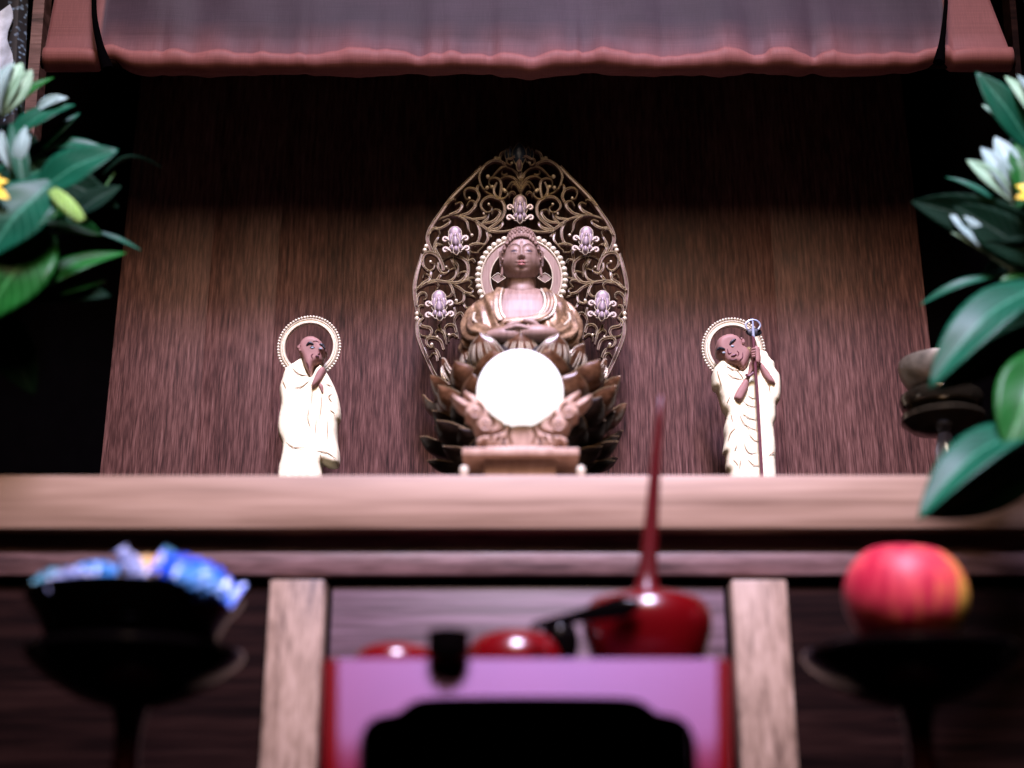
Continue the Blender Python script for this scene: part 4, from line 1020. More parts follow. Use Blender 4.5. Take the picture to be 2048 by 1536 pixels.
L_cre = [[(370, 755), (440, 742), (505, 690)], [(310, 1200), (370, 1243), (465, 1250)], [(520, 720), (525, 800), (518, 890)], [(690, 800), (662, 825), (692, 875)], [(672, 935), (715, 965)], [(545, 1270), (650, 1290), (722, 1335)], [(505, 900), (490, 1000), (512, 1085)], [(605, 790), (600, 900), (585, 1010)], [(640, 720), (690, 740)], [(590, 1300), (610, 1360)], [(360, 590), (420, 640), (500, 650)], [(280, 690), (310, 760)], [(560, 1000), (550, 1150)], [(650, 1000), (655, 1200)]]
L_feat = [('eyebrow', [(482, 412), (508, 391), (540, 404)], .0014, 'hairink'), ('eyebrow', [(590, 402), (613, 403), (632, 436)], .0014, 'hairink'), ('eye', [(530, 431)], .0012, 'eye'), ('eye', [(597, 437)], .0012, 'eye'), ('pupil', [(533, 430)], .0007, 'iris'), ('pupil', [(600, 436)], .0007, 'iris'), ('eyelid', [(510, 432), (528, 420), (550, 432)], .0006, 'hairink'), ('mouth', [(556, 506), (570, 499), (584, 504)], .0010, 'lip'), ('nose', [(582, 436), (590, 470), (574, 484)], .0004, 'lip'), ('cheek_line', [(538, 480), (522, 495), (532, 516)], .0005, 'lip'), ('forehead_line', [(535, 378), (560, 374), (582, 382)], .0004, 'lip'), ('ear', [(430, 405), (418, 425), (428, 455)], .0016, 'skin'), ('neck_line', [(480, 540), (495, 570), (500, 600)], .0004, 'lip')]
monk((500, 600), L_robe, L_head, L_skin, L_cre, L_feat, (618, 694, 47.5, 58.5, 0), 'bald monk figure in pale gold robe with hands pressed together in prayer')
Rr = [(395, 500), (470, 538), (555, 592), (612, 490), (588, 408), (625, 390), (642, 440), (710, 420), (758, 430), (785, 480), (824, 520), (830, 570), (868, 622), (878, 740), (868, 830), (840, 872), (836, 980), (820, 1040), (826, 1130), (836, 1230), (834, 1330), (840, 1440), (848, 1660), (850, 1870), (436, 1870), (446, 1620), (452, 1450), (430, 1390), (427, 1280), (406, 1250), (420, 1150), (415, 1060), (432, 950), (400, 900), (372, 800), (350, 745), (320, 720), (314, 620), (326, 570), (360, 526)]
Rh = [(352, 440), (344, 375), (364, 322), (420, 290), (490, 290), (545, 330), (572, 380), (612, 420), (622, 470), (592, 552), (558, 588), (520, 548), (470, 542), (430, 534), (402, 500), (385, 472), (366, 455)]
Rs = [('forearm', [(485, 805), (548, 692), (598, 622), (618, 530), (645, 490), (690, 505), (698, 535), (660, 590), (622, 642), (606, 742), (552, 842), (500, 838)], .007, .0045),
      ('hand', [(634, 405), (652, 384), (682, 382), (704, 408), (712, 500), (694, 545), (648, 520), (640, 470)], .0125, .004),
      ('forearm', [(702, 510), (760, 572), (820, 660), (832, 702), (780, 697), (730, 642), (700, 572)], .007, .004)]
Rc = [[(480, 565), (540, 648), (560, 690)], [(430, 640), (480, 670), (552, 682)], [(590, 815), (630, 838), (668, 836)], [(555, 865), (610, 903), (672, 908)], [(540, 960), (605, 1003), (682, 1020)], [(525, 975), (575, 1062), (690, 1112)], [(595, 1120), (640, 1180), (700, 1206)], [(560, 1210), (600, 1288), (672, 1288)], [(505, 1075), (455, 1120), (428, 1190)], [(505, 1225), (482, 1280)], [(340, 600), (360, 680), (380, 740)], [(400, 560), (470, 600), (540, 610)], [(450, 820), (420, 880)], [(775, 620), (770, 720), (780, 800)], [(760, 1320), (800, 1290), (832, 1285)], [(700, 1180), (690, 1300)], [(590, 1340), (640, 1390), (700, 1400)], [(470, 1340), (520, 1400)], [(540, 1330), (520, 1440)], [(455, 960), (470, 1040)]]
Rf = [('eyebrow', [(335, 446), (360, 432), (402, 444)], .0013, 'hairink'), ('eyebrow', [(440, 404), (462, 378), (490, 360)], .0014, 'hairink'), ('eye', [(392, 470)], .0012, 'eye'), ('eye', [(463, 418)], .0012, 'eye'), ('pupil', [(394, 470)], .0007, 'iris'), ('pupil', [(465, 417)], .0007, 'iris'), ('mouth', [(452, 502), (475, 493), (498, 486)], .0011, 'lip'), ('nose', [(420, 440), (432, 478), (455, 470)], .0007, 'lip'), ('cheek_line', [(500, 455), (515, 475), (505, 500)], .0005, 'lip'), ('ear', [(540, 345), (555, 370), (550, 400)], .0018, 'skin'), ('ear_line', [(548, 350), (560, 372), (556, 400)], .0006, 'lip'), ('chin_line', [(440, 525), (470, 530), (500, 520)], .0004, 'lip'), ('neck_line', [(548, 470), (545, 510), (520, 535)], .0006, 'lip')]
rt, R0, Z = monk((1350, 600), Rr, Rh, Rs, Rc, Rf, (1467, 698, 46.5, 58.5, 0), 'bald leaning monk figure in cream robe gripping a thin staff')
stf = empty('staff', -R0, rt); YT = 1.222 - .0152
MB().tube([P(*Z(q), YT) for q in spline([(648, 300), (655, 372), (670, 600), (690, 900), (722, 1460), (745, 1870)], 6)], [.0014] * 31, 8).build('staff_shaft', M['lip'], stf)
mb = MB(); mb.tube([P(*Z(q), YT) for q in [(645, 170), (648, 240), (652, 310)]], [.0006, .0012, .0014], 8)
mb.tube([P(*Z(q), YT) for q in spline([(602, 245), (585, 205), (610, 176), (650, 165), (690, 180), (708, 212), (690, 245)], 6)], .0009, 8)
mb.build('staff_ring', M['silver'], stf)
mb = MB(); mb.sphere(P(*Z((655, 268)), YT + .003), .0042, 14, 9, sc=(1.75, .35, 1)); mb.build('staff_tassel', M['hairink'], stf)
mb = MB(); mb.tube([P(*Z(q), 1.222 - .0125) for q in spline([(586, 616), (612, 632), (652, 604)], 5)], .0013, 8); mb.build('bracelet', M['lip'], rt).location = -R0
for k_, (a, b_) in enumerate((((636, 410), (668, 402)), ((636, 432), (670, 424)), ((638, 452), (670, 446)), ((640, 470), (668, 466)))):
    MB().tube([P(*Z(a), 1.222 - .0175), P(*Z(b_), 1.222 - .0185)], [.0010, .0014], 8).build('finger', M['skin'], rt).location = -R0

# ------------------------------------------------------------------ candlestick at the right
p = P(1882, 800, 1.12); cz0 = Vector((p.x, 1.12, ZS))
cs = empty('candle_stand', cz0); tag(cs, 'dark brass candle stand with grey cup half hidden behind leaves at right', 'candlestick')
k = mpp(800, 1.12); zc_ = lambda v: zz(v, 1.12) - ZS
MB().lathe([(0, zc_(760)), (55 * k, zc_(778)), (62 * k, zc_(774)), (74 * k, zc_(752)), (78 * k, zc_(734)), (75 * k, zc_(722)), (71 * k, zc_(722)), (60 * k, zc_(760)), (0, zc_(762))], 48).build('cup', M['brasscup'], cs)
MB().lathe([(0, zc_(777)), (58 * k, zc_(779)), (80 * k, zc_(792)), (83 * k, zc_(803)), (78 * k, zc_(815)), (64 * k, zc_(822)), (82 * k, zc_(832)), (82 * k, zc_(843)), (64 * k, zc_(858)), (30 * k, zc_(866)), (0, zc_(866))], 48).build('drip_pan', M['brass'], cs)
MB().lathe([(0, zc_(867)), (12 * k, zc_(867)), (16 * k, zc_(880)), (22 * k, zc_(900)), (24 * k, zc_(930)), (20 * k, zc_(990)), (34 * k, zc_(1050)), (60 * k, .004), (62 * k, .0003), (0, .0002)], 40).build('stem', M['silver'], cs)

# ------------------------------------------------------------------ red lacquer table and what stands on it
YTb = .80
ZT = P(1024, 1316, YTb).z; ZF = .0197
tb = empty('red_lacquer_table', (P(1055, 1400, YTb).x, .86, ZF)); tag(tb, 'low glossy red lacquer table with curved apron and cut-out front', 'table')
T0 = tb.location.copy()
def tpart(mb, name, mat, **k_):
    o = mb.build(name, mat, tb, **k_); o.location = -T0; return o
xL, xR = P(668, 1330, YTb).x, P(1440, 1330, YTb).x; xL0, xR0 = P(642, 1330, YTb).x, P(1468, 1330, YTb).x
tpart(MB().box(xL0, xR0, YTb + .0195, .945, ZT - .006, ZT, .0012), 'table_top', M['redtable'])
# front apron and legs: one sloping board with a scalloped opening, cabriole slope backwards at the top
def slope(z):           # depth of the apron surface at height z
    t = (ZT - z); return YTb - t * math.tan(rad(19)) + max(0, t - .045) ** 2 * 5.0
def ap(u, v):
    q = P(u, v, YTb); zq = q.z
    for _ in range(6): q = P(u, v, slope(q.z))
    return q
xc = 1055
hole = [(718, 1720), (716, 1520), (726, 1462), (750, 1436), (795, 1425), (818, 1408), (850, 1397), (930, 1394), (xc, 1393)]
hole = [tuple(q) for q in spline(hole, 6)]
outl = [(672, 1720), (671, 1500), (668, 1400), (664, 1330), (668, 1318)]
def side_strip(hl, ou, sgn):
    hv_ = [(u if sgn > 0 else 2 * xc - u, v) for u, v in hl]; n = len(hv_)
    rows = []
    for i, (u, v) in enumerate(hv_):
        t = i / (n - 1)
        # matching point on the outer outline: left edge then top edge
        if t < .5:
            ov = 1720 + (1318 - 1720) * (t / .5); ou_ = 676
        else:
            ov = 1318; ou_ = 676 + (xc - 676) * ((t - .5) / .5)
        ou_ = ou_ if sgn > 0 else 2 * xc - ou_
        rows.append([(ou_ + (u - ou_) * s, ov + (v - ov) * s) for s in np.linspace(0, 1, 9)])
    return rows
mb = MB()
for sg in (1, -1):
    G = side_strip(hole, outl, sg)
    fr = [[ap(u, v) for u, v in r_] for r_ in G]; bk = [[p + Vector((0, .010, 0)) for p in r_] for r_ in fr]
    mb.grid(fr); mb.grid(bk); mb.grid([[r_[-1] for r_ in fr], [r_[-1] for r_ in bk]]); mb.grid([[r_[0] for r_ in fr], [r_[0] for r_ in bk]])
ao = tpart(mb, 'front_apron', M['redtable'], angle=50)
ao.data.set_sharp_from_angle(angle=rad(50))
# clip everything below the foot level
for sg in (1, -1):
    ue = 676 if sg > 0 else 2 * xc - 676; uo = 637 if sg > 0 else 2 * xc - 637
    rows = []
    for v in np.linspace(1318, 1720, 16):
        a = ap(ue, v); b_ = ap(ue, v) ; o_ = P(uo + (0 if v < 1340 else 0), v, a.y); 
        rows.append([a + Vector((0, -.0002, 0)), Vector((o_.x + (.003 if sg > 0 else -.003), a.y + .0015, a.z)), Vector((o_.x, a.y + .010, a.z)), Vector((o_.x, a.y + .03, a.z)), a + Vector((0, .03, 0))])
    tpart(MB().grid(rows, cv=True), 'leg', M['redlac'])
    xx = xL0 if sg > 0 else xR0
    tpart(MB().box(min(xx, xx + sg * .012), max(xx, xx + sg * .012), .925, .944, ZF, ZT - .0065, .002), 'leg', M['redlac'])
    tpart(MB().box(min(xx, xx + sg * .008), max(xx, xx + sg * .008), YTb + .03, .9245, ZT - .04, ZT - .0065, .001), 'side_apron', M['redlac'])
tpart(MB().box(xL0 + .013, xR0 - .013, .926, .942, ZF, ZT - .0065, .001), 'back_board', M['black'])
# vessel with slender upright neck
Yv = .865
p0 = P(1297, 1330, Yv); p0.z = ZT
kv = mpp(1250, Yv); zv = lambda v: zz(v, Yv) - ZT
ve = empty('slender_neck_vessel', p0); tag(ve, 'round red lacquer vessel with long thin upright neck on the red table', 'vessel')
mb = MB(); mb.lathe([(0, .0002), (98 * kv, .0002), (107 * kv, .003), (119 * kv, zv(1296)), (128 * kv, zv(1268)), (130 * kv, zv(1242)), (125 * kv, zv(1220)), (110 * kv, zv(1203)), (76 * kv, zv(1193)), (28 * kv, zv(1187))], 64)
mb.build('body', M['redlac'], ve)
mb = MB(); lean = .105
prn = [(34, 1188), (24, 1172), (20, 1145), (17, 1090), (14, 1020), (11.5, 930), (9, 850), (7.5, 795), (3, 790), (0, 789)]
mb.lathe([(a * kv, zv(b_) - zv(1186)) for a, b_ in prn], 24, lean=(lean, 0)); o = mb.build('neck', M['neck'], ve); o.location = (0, 0, zv(1186))
# dark spoon leaning across
a, b_ = P(1280, 1206, Yv - .045), P(1062, 1254, Yv - .03)
sp = empty('lacquer_spoon', (b_.x, b_.y, ZT)); tag(sp, 'dark red lacquer spoon leaning against the round vessel', 'spoon')
mb = MB(); pts = [a + (b_ - a) * t for t in np.linspace(0, 1, 12)]
mb.tube(pts, [.002, .0055, .0065, .006, .0052, .0046, .004, .0036, .0032, .003, .0028, .002], 12, flat=.45, up=(0, -1, 0)); o = mb.build('handle', M['blackgloss'], sp); o.location = -sp.location
mb = MB(); mb.sphere(P(1120, 1285, Yv), .0105, 18, 12, sc=(1.1, 1, 1.5)); o = mb.build('bowl', M['blackgloss'], sp); o.location = -sp.location
# red domed lids
for (ua, ub, vt, Y_, lab) in ((930, 1134, 1262, .872, 'wider red lacquer domed lid lying left of the round vessel'), (708, 880, 1287, .868, 'small flat red lacquer domed lid at the left end of the table')):
    c = P((ua + ub) / 2, vt, Y_); r_ = (ub - ua) / 2 * mpp(vt, Y_); h = c.z - ZT
    mb = MB(); mb.lathe([(0, .0002), (r_ * .90, .0002), (r_ * .98, h * .18), (r_, h * .38), (r_ * .94, h * .62), (r_ * .78, h * .82), (r_ * .5, h * .95), (0, h)], 48)
    o = mb.build('domed_lid', M['redlac']); o.location = (c.x, Y_, ZT); tag(o, lab, 'lid', 'red lacquer lids on the table')
# black hooked piece over the table edge
cb = empty('black_clip', P(897, 1316, YTb)); tag(cb, 'small black cup-shaped clip hooked over the front edge of the red table', 'clip'); K0 = cb.location.copy()
yk = YTb - .008; kc = mpp(1290, yk); c = P(897, 1290, yk)
mb = MB(); mb.lathe([(0, zz(1327, yk) - c.z), (24 * kc, zz(1326, yk) - c.z), (37 * kc, zz(1318, yk) - c.z), (42 * kc, zz(1304, yk) - c.z), (42 * kc, zz(1280, yk) - c.z), (42 * kc, zz(1264, yk) - c.z), (39 * kc, zz(1263, yk) - c.z), (30 * kc, zz(1285, yk) - c.z), (0, zz(1295, yk) - c.z)], 32, c=c); o = mb.build('cup', M['blackgloss'], cb); o.location = -K0
mb = MB(); mb.box(c.x - .004, c.x + .004, yk + .006, YTb + .034, ZT + .0003, ZT + .0028, .0005); o = mb.build('hook', M['blackgloss'], cb); o.location = -K0

# ------------------------------------------------------------------ pedestal dishes, apple, sweets
YD = .855
def pedestal(u, lab):
    c = P(u, 1300, YD); r_ = empty('pedestal_dish', (c.x, YD, ZF)); tag(r_, lab, 'dish', 'black lacquer pedestal dishes')
    k = mpp(1300, YD); zd = .1375 - ZF
    MB().lathe([(0, zd - .030), (.014, zd - .030), (.032, zd - .0245), (.050, zd - .0145), (.0610, zd - .005), (.0645, zd + .0005), (.0640, zd + .003), (.0585, zd + .0055), (.0565, zd + .0055), (.057, zd + .003), (.050, zd - .010), (.02, zd - .019), (0, zd - .020)], 64).build('bowl', M['blackgloss'], r_)
    MB().lathe([(0, zd - .0305), (.011, zd - .0305), (.0085, zd - .040), (.0075, zd - .055), (.0095, zd - .075), (.016, zd - .095), (.030, .008), (.038, .004), (.0385, .0005), (0, .0003)], 40).build('stem', M['stemlac'], r_)
    return r_
pedestal(272, 'black lacquer pedestal dish carrying the flat dish of wrapped sweets')
pedestal(1822, 'black lacquer pedestal dish carrying the red apple')
c = P(272, 1190, YD); zdish = .1435
sd = MB(); hz = .1735 - zdish
sd.lathe([(0, .0002), (.047, .0002), (.0495, .0015), (.0555, hz * .5), (.0625, hz - .006), (.0650, hz - .001), (.0642, hz), (.060, hz - .002), (.045, hz - .008), (0, hz - .010)], 64)
o = sd.build('sweets_dish', M['blackgloss']); o.location = (c.x, YD, zdish - .0135 + .0); tag(o, 'wide flat black dish heaped with blue wrapped sweets', 'dish')
o.location.z = .1435
# apple
ac = P(1811, 1194, .845); ar = 122 * mpp(1180, .845)
rows = []
for i in range(41):
    t = math.pi * i / 40; r_ = []
    for j in range(64):
        a = 2 * math.pi * j / 64
        rad_ = ar * (1 + .03 * math.cos(2 * t) * 0 ) * (1 - .02 * math.cos(5 * a) * math.sin(t) * (1 if t > 2 else .3))
        st_ = math.sin(t) ** .92 if math.sin(t) > 0 else 0
        zc2 = math.cos(t) * .92 - .17 * math.exp(-((t) / .38) ** 2) + .12 * math.exp(-((math.pi - t) / .33) ** 2)
        sl = 1.0 + .015 * math.cos(t)
        r_.append((rad_ * max(st_, 1e-4) * sl * math.cos(a), rad_ * max(st_, 1e-4) * sl * math.sin(a), ar * zc2))
    rows.append(r_)
apple = empty('apple', (ac.x, .845, ac.z - ar * .8)); tag(apple, 'red and yellow streaked apple on the black pedestal dish at right', 'apple')
o = MB().grid(rows, cv=True).build('fruit', M['apple'], apple); o.location = (0, 0, ar * .8); o.rotation_euler = (rad(6), rad(4), rad(0))
o = MB().tube([(0, 0, ar * .70), (.001, 0, ar * .85), (.003, 0, ar * .98)], [.0012, .001, .0013], 8).build('stalk', M['lowdark'], apple); o.location = (0, 0, ar * .8)
# wrapped sweets
def sweet(u0, v0, u1, v1, wd, Y_, mt, lab, seed, up=(0, -1, .4)):
    a, b_ = P(u0, v0, Y_), P(u1, v1, Y_); rr = np.random.RandomState(seed)
    X = (b_ - a); Lx = X.length; X = X / Lx; N = Vector(up); N = (N - X * N.dot(X)).normalized(); W = N.cross(X)
    wm = wd * mpp(v0, Y_) / 2; nT, nA = 26, 22; rows = []
    for i in range(nT + 1):
        t = i / nT
        body = math.sin(math.pi * min(1, max(0, (t - .10) / .80))) ** .35 if .10 < t < .90 else 0
        tw = .28 + .72 * body; fl = .10 + .55 * body
        if t <= .10 or t >= .90: tw = .35 + (.1 - min(t, 1 - t)) * 4.5
        r_ = []
        for j in range(nA):
            an = 2 * math.pi * j / nA
            cr = 1 + .14 * math.sin(an * 5 + i * .9 + seed) * (1 - body * .4) + .12 * math.sin(an * 3 - i * 1.7 + seed * 2) + rr.uniform(-.10, .10)
            r_.append(a + X * (Lx * t) + W * (wm * tw * math.cos(an) * cr) + N * (wm * fl * math.sin(an) * cr))
        rows.append(r_)
    mb = MB().grid(rows, cv=True); mb.f += [tuple(range(nA)), tuple(nT * nA + j for j in reversed(range(nA)))]; mb.m += [0, 0]
    o = mb.build('wrapped_sweet', M[mt], angle=25); cc = (a + b_) / 2
    for v_ in o.data.vertices: v_.co -= cc
    o.location = cc; tag(o, lab, 'sweet', 'wrapped sweets on the dish'); return o
sweet(312, 1120, 476, 1194, 76, .815, 'foilblue', 'large shiny deep blue wrapped sweet at the right of the dish', 3)
sweet(228, 1150, 336, 1128, 52, .83, 'foilgold', 'gold and white wrapped sweet beside the deep blue one', 5)
sweet(240, 1098, 300, 1182, 40, .825, 'foilclear', 'clear silvery wrapped sweet standing upright in the heap', 6)
sweet(135, 1150, 236, 1142, 50, .82, 'foilsky', 'sky blue and white wrapped sweet left of the middle', 8)
sweet(66, 1172, 128, 1142, 38, .84, 'foilteal', 'small teal wrapped sweet at the far left of the dish', 9)
sweet(170, 1174, 350, 1172, 42, .81, 'foilsky', 'pale blue wrapped sweet lying low along the front of the dish', 11)
sweet(350, 1142, 452, 1176, 56, .80, 'foilsky', 'light blue crumpled wrapper in front of the deep blue sweet', 14)
sweet(96, 1166, 190, 1150, 44, .805, 'foilclear', 'silvery crumpled wrapper low at the left of the dish', 15)
sweet(328, 1094, 362, 1130, 20, .835, 'foilteal', 'tiny teal wrapper end poking above the deep blue sweet', 12)

# ------------------------------------------------------------------ flower arrangements
def leaf(par, b0, t0, wd, Yb, Yt, mat, name='leaf', bend=.12, fold=.25, face=(0, -1, .5), shape=1.0, curl=0., side=0., nT=18, nS=8):
    a, b_ = P(*b0, Yb), P(*t0, Yt); X = b_ - a; Lx = X.length; X = X / Lx
    N = Vector(face); N = (N - X * N.dot(X)).normalized(); W = N.cross(X)
    wm = wd / 2 * mpp((b0[1] + t0[1]) / 2, (Yb + Yt) / 2)
    top = []; uvs = []
    for i in range(nT + 1):
        t = i / nT
        wv_ = wm * max(.03, math.sin(math.pi * (t ** shape)) ** .8 * (1 - .12 * t))
        c = a + X * (Lx * t) + N * (bend * Lx * math.sin(math.pi * t) - curl * Lx * max(0, t - .6) ** 2) + W * (side * Lx * math.sin(math.pi * t))
        top.append([c + W * (s * wv_) + N * (fold * abs(s) ** 1.3 * wv_ + .03 * wv_ * math.sin(t * 14 + s * 3)) for s in np.linspace(-1, 1, nS + 1)])
    mb = MB().grid(top)
    o = mb.build(name, mat, par, angle=180)
    uvl = o.data.uv_layers.new(name='UVMap')
    for pl in o.data.polygons:
        for li in pl.loop_indices:
            vi = o.data.loops[li].vertex_index; uvl.data[li].uv = ((vi // (nS + 1)) / nT, (vi % (nS + 1)) / nS)
    m_ = o.modifiers.new('t', 'SOLIDIFY'); m_.thickness = .0005; m_.offset = 0
    o.location = -par.location if par.parent is None else (0, 0, 0)
    return o
def stem(par, pts, r_, mat='stem', name='stem'):
    sp = spline([tuple(q) for q in pts], 6); mb = MB(); mb.tube(sp, np.linspace(r_, r_ * .7, len(sp)), 8); o = mb.build(name, M[mat], par)
    o.location = -par.location if par.parent is None else (0, 0, 0); return o
def vase(x, lab):
    o = empty('flower_vase', (x, .93, ZF)); tag(o, lab, 'vase', 'flower vases outside the picture edges')
    MB().lathe([(0, .0002), (.038, .0003), (.036, .01), (.024, .03), (.034, .09), (.048, .15), (.040, .20), (.020, .235), (.022, .27), (.030, .283), (.027, .284), (.018, .26), (0, .25)], 40).build('body', M['vasemat'], o)
    return o
vl, vr = vase(-.475, 'dark bronze flower vase at the left edge'), vase(.475, 'dark bronze flower vase at the right edge')
FL = empty('flower_arrangement', (-.475, .93, ZF + .262)); tag(FL, 'green leaves, white lily buds and a lime spike at the left edge', 'flowers', 'altar flowers')
FR = empty('flower_arrangement', (.475, .93, ZF + .262)); tag(FR, 'green leaves, white lily buds and yellow petal at the right edge', 'flowers', 'altar flowers')
Y0 = .93
G, G2, GD, WH, BG = M['leaf'], M['leaf2'], M['leafdark'], M['white'], M['budgreen']
vm_l, vm_r = Vector((-.475, .93, ZF + .25)), Vector((.475, .93, ZF + .25))
# left
stem(FL, [vm_l, P(-120, 640, Y0 + .01), P(-40, 480, Y0 + .01), P(20, 370, Y0 + .01), P(40, 250, Y0 + .01), P(30, 150, Y0 + .01)], .0028)
stem(FL, [vm_l, P(-140, 760, Y0 + .005), P(-60, 660, Y0 + .005), P(20, 610, Y0 + .005)], .0024)
stem(FL, [P(-30, 470, Y0), P(40, 430, Y0), P(95, 372, Y0 - .004)], .0018)
stem(FL, [P(-20, 480, Y0 + .02), P(90, 440, Y0 + .02), P(170, 425, Y0 + .02), P(230, 345, Y0 + .02)], .0012)
leaf(FL, (60, 400), (236, 300), 108, Y0 - .01, Y0 - .02, G, bend=.08, fold=.18, face=(.1, -1, .35))
leaf(FL, (8, 292), (150, 210), 66, Y0, Y0 + .01, G, bend=.10, fold=.2, face=(0, -1, .6))
leaf(FL, (110, 360), (-30, 520), 150, Y0 - .015, Y0 - .03, G, bend=.08, fold=.2, face=(.2, -1, .5))
leaf(FL, (105, 460), (-40, 650), 150, Y0 - .005, Y0 - .02, G2, bend=.10, fold=.22, face=(.3, -1, .25))
leaf(FL, (20, 610), (252, 506), 62, Y0 - .006, Y0 + .02, G2, bend=.10, fold=.2, face=(.1, -1, .55))
leaf(FL, (120, 590), (212, 562), 26, Y0, Y0 + .02, G2, bend=.05, fold=.2, face=(.1, -1, .55))
leaf(FL, (205, 350), (324, 336), 44, Y0 + .02, Y0 + .03, GD, bend=.22, fold=.3, face=(0, -.6, 1))
leaf(FL, (130, 445), (242, 372), 52, Y0 + .01, Y0 + .02, GD, bend=.05, fold=.3, face=(0, -1, .1))
leaf(FL, (190, 462), (284, 502), 13, Y0 + .02, Y0 + .03, G, bend=.05, fold=.2)
leaf(FL, (52, 385), (22, 246), 40, Y0 - .012, Y0 - .005, G, bend=.06, fold=.25, face=(.3, -1, .1))
leaf(FL, (85, 300), (160, 226), 24, Y0 + .01, Y0 + .02, G, bend=.05, fold=.2)
leaf(FL, (40, 330), (140, 268), 46, Y0 + .015, Y0 + .02, GD, bend=.05, fold=.2)
leaf(FL, (10, 235), (108, 155), 30, Y0 + .012, Y0 + .02, G2, bend=.1, fold=.2, face=(0, -1, .5))
leaf(FL, (-30, 720), (70, 700), 90, Y0 + .02, Y0 + .03, GD, bend=.05, fold=.2, face=(0, -1, -.2))
def bloom(par, base, petals, mats, Yq):
    f = empty('flower', (0, 0, 0), par); f.location = -par.location
    for (t0, wd, mi, bd, sd_) in petals:
        leaf(f, base, t0, wd, Yq, Yq - .006 + .012 * R.random(), mats[mi], 'petal', bend=bd, fold=.35, face=(sd_, -1, .3), shape=1.15, nT=14, nS=6)
    return f
bloom(FL, (2, 235), [((44, 126), 52, 1, .1, 0), ((28, 124), 46, 0, .14, -.4), ((64, 140), 44, 1, .05, .5), ((8, 140), 46, 0, .1, -.3)], (WH, BG), Y0 - .002)
bloom(FL, (70, 225), [((136, 196), 30, 0, .12, 0), ((120, 190), 24, 0, .05, .4)], (WH, BG), Y0 + .004)
bloom(FL, (25, 345), [((4, 262), 26, 0, .1, -.5), ((52, 252), 24, 0, .1, .5), ((60, 270), 18, 0, .1, .6)], (WH, BG), Y0 - .010)
bloom(FL, (-40, 385), [((16, 362), 26, 0, .1, 0), ((19, 398), 30, 0, .1, .2), ((0, 350), 20, 0, .1, .2)], (M['yellow'], M['yellow']), Y0 - .03)
mb = MB(); a, b_ = P(106, 382, Y0 - .03), P(162, 440, Y0 - .035)
for i in range(17):
    t = i / 16; c = a + (b_ - a) * t
    for j in range(7):
        an = j * .9 + i * .55; mb.sphere(c + Vector((math.cos(an) * .0036, math.sin(an) * .0036 - .0005, math.sin(an + .8) * .0030)) * (.25 + .75 * math.sin(math.pi * (.08 + .86 * t)) ** .6), .0019 * (.5 + .5 * math.sin(math.pi * (.08 + .86 * t))), 7, 5)
o = mb.build('flower_spike', M['catkin'], FL); o.location = -FL.location
leaf(FL, (55, 470), (116, 424), 15, Y0 - .03, Y0 - .03, BG, 'bud', bend=.1, fold=.3)
leaf(FL, (100, 445), (146, 440), 16, Y0 - .02, Y0 - .02, G, 'bud', bend=.1, fold=.3)
for (b0, t0, wd, yo, mt, fc) in (((-30, 430), (120, 318), 120, .012, G, (0, -1, .3)), ((30, 330), (238, 415), 84, .016, GD, (.1, -1, .0)), ((-20, 575), (222, 592), 76, .012, GD, (0, -1, .1)), ((-30, 610), (70, 790), 100, .02, GD, (.2, -1, .0)), ((50, 420), (205, 470), 60, .01, G2, (0, -1, .1)), ((-20, 330), (70, 430), 90, .018, G, (.2, -1, .3)), ((-10, 520), (130, 455), 70, .004, G2, (.1, -1, .4)), ((0, 250), (90, 330), 60, .022, GD, (0, -1, .1)), ((60, 300), (205, 292), 40, .02, G, (0, -1, .5))):
    leaf(FL, b0, t0, wd, Y0 + yo, Y0 + yo + .006, mt, bend=.07, fold=.2, face=fc)
for (b0, t0, wd, yo, mt, fc) in (((2095, 620), (1975, 716), 76, .014, GD, (0, -1, .1)), ((2085, 330), (1998, 446), 56, .012, G2, (-.2, -1, .2)), ((2090, 560), (1960, 640), 60, .016, GD, (0, -1, .2)), ((2100, 760), (1965, 870), 84, .012, GD, (0, -1, -.2)), ((2090, 250), (2000, 330), 50, .014, G, (0, -1, .3)), ((2100, 470), (1960, 560), 60, .018, GD, (0, -1, .3))):
    leaf(FR, b0, t0, wd, Y0 + yo, Y0 + yo + .006, mt, bend=.07, fold=.2, face=fc)
# right
stem(FR, [vm_r, P(2200, 760, Y0), P(2120, 560, Y0), P(2070, 420, Y0), P(2060, 280, Y0)], .0028)
stem(FR, [vm_r, P(2210, 960, Y0), P(2130, 880, Y0), P(2060, 860, Y0)], .0026)
leaf(FR, (2075, 315), (1952, 145), 74, Y0, Y0 - .01, G, bend=.06, fold=.2, face=(-.3, -1, .4))
leaf(FR, (2060, 300), (1964, 210), 34, Y0 + .01, Y0 + .005, M['budgreen'], bend=.06, fold=.2)
bloom(FR, (2085, 270), [((2010, 153), 38, 1, .1, 0), ((2035, 150), 36, 0, .1, .3)], (WH, BG), Y0 - .006)
bloom(FR, (2030, 408), [((1990, 274), 52, 0, .12, 0), ((1934, 320), 40, 1, .10, -.4), ((1962, 296), 44, 0, .14, -.2), ((1975, 405), 24, 0, .05, -.5), ((2012, 300), 40, 0, .08, .4)], (WH, BG), Y0 - .01)
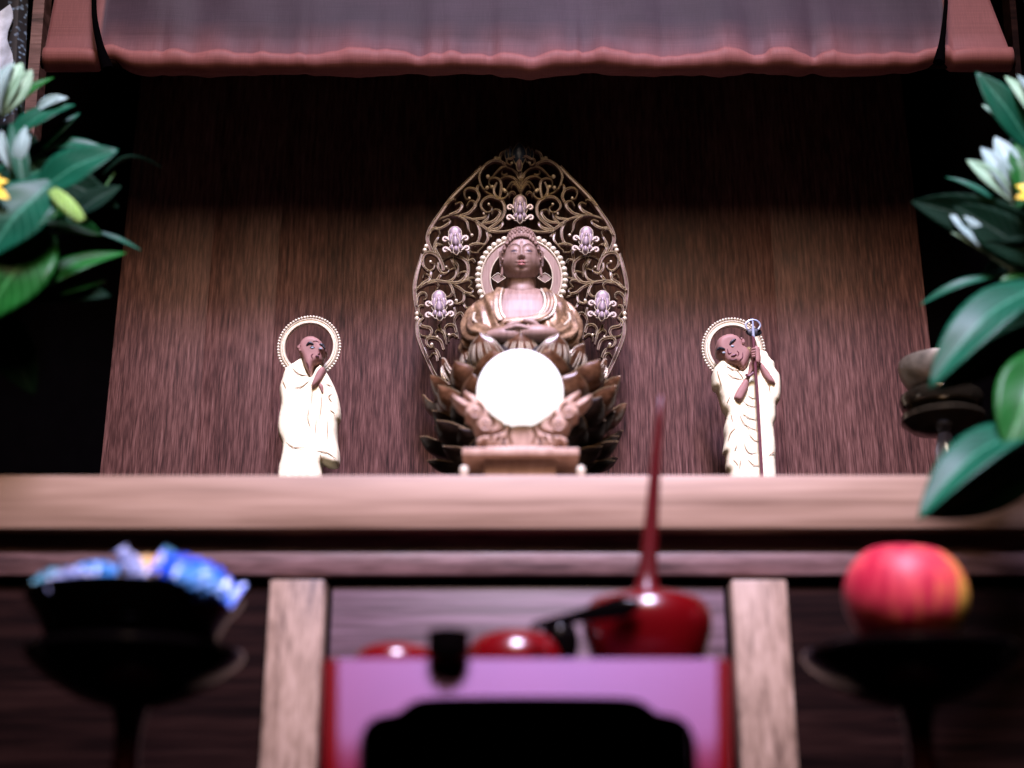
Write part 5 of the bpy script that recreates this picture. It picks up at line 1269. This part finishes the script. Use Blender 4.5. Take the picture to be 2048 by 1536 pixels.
leaf(FR, (2050, 402), (2030, 288), 52, Y0 - .02, Y0 - .012, G2, bend=.06, fold=.25, face=(-.2, -1, .2))
leaf(FR, (2100, 470), (1822, 400), 96, Y0 - .02, Y0 + .005, GD, bend=-.06, fold=.3, face=(0, -1, -.35), curl=.3)
leaf(FR, (2110, 540), (1905, 408), 90, Y0 - .01, Y0, GD, bend=.03, fold=.2, face=(0, -1, -.5))
leaf(FR, (2000, 410), (1890, 354), 18, Y0 + .01, Y0 + .02, G, bend=.08, fold=.2)
bloom(FR, (1985, 515), [((1900, 430), 44, 0, .12, -.2), ((1898, 460), 34, 1, .1, 0), ((1930, 450), 38, 0, .1, .2)], (WH, BG), Y0 + .004)
stem(FR, [P(2110, 580, Y0), P(2030, 540, Y0), P(1980, 510, Y0 + .004)], .0022, 'palestem')
leaf(FR, (2000, 552), (1838, 612), 26, Y0 + .01, Y0 + .02, G, bend=.10, fold=.2, face=(0, -1, .6))
stem(FR, [P(2120, 600, Y0), P(2050, 555, Y0 + .006), P(1995, 552, Y0 + .01)], .0016, 'stem')
leaf(FR, (2000, 562), (2080, 540), 26, Y0, Y0, G2, bend=.05, fold=.2)
leaf(FR, (2120, 560), (1858, 778), 112, Y0 - .02, Y0 - .04, G, bend=.10, fold=.22, face=(-.25, -1, .55), side=-.04)
leaf(FR, (2110, 640), (1868, 782), 70, Y0, Y0 - .02, GD, bend=.04, fold=.2, face=(0, -1, -.4))
leaf(FR, (2090, 690), (2015, 905), 130, Y0 - .03, Y0 - .05, G2, bend=.06, fold=.2, face=(-.3, -1, .1))
leaf(FR, (2110, 850), (1836, 1040), 108, Y0 - .03, Y0 - .06, G, bend=.10, fold=.28, face=(-.35, -1, .7), side=-.045)
leaf(FR, (2110, 900), (1846, 1034), 110, Y0 - .02, Y0 - .05, GD, bend=.04, fold=.2, face=(.1, -1, -.6))
bloom(FR, (2085, 400), [((2032, 372), 26, 0, .1, 0), ((2030, 396), 26, 0, .1, .2)], (M['yellow'], M['yellow']), Y0 - .03)
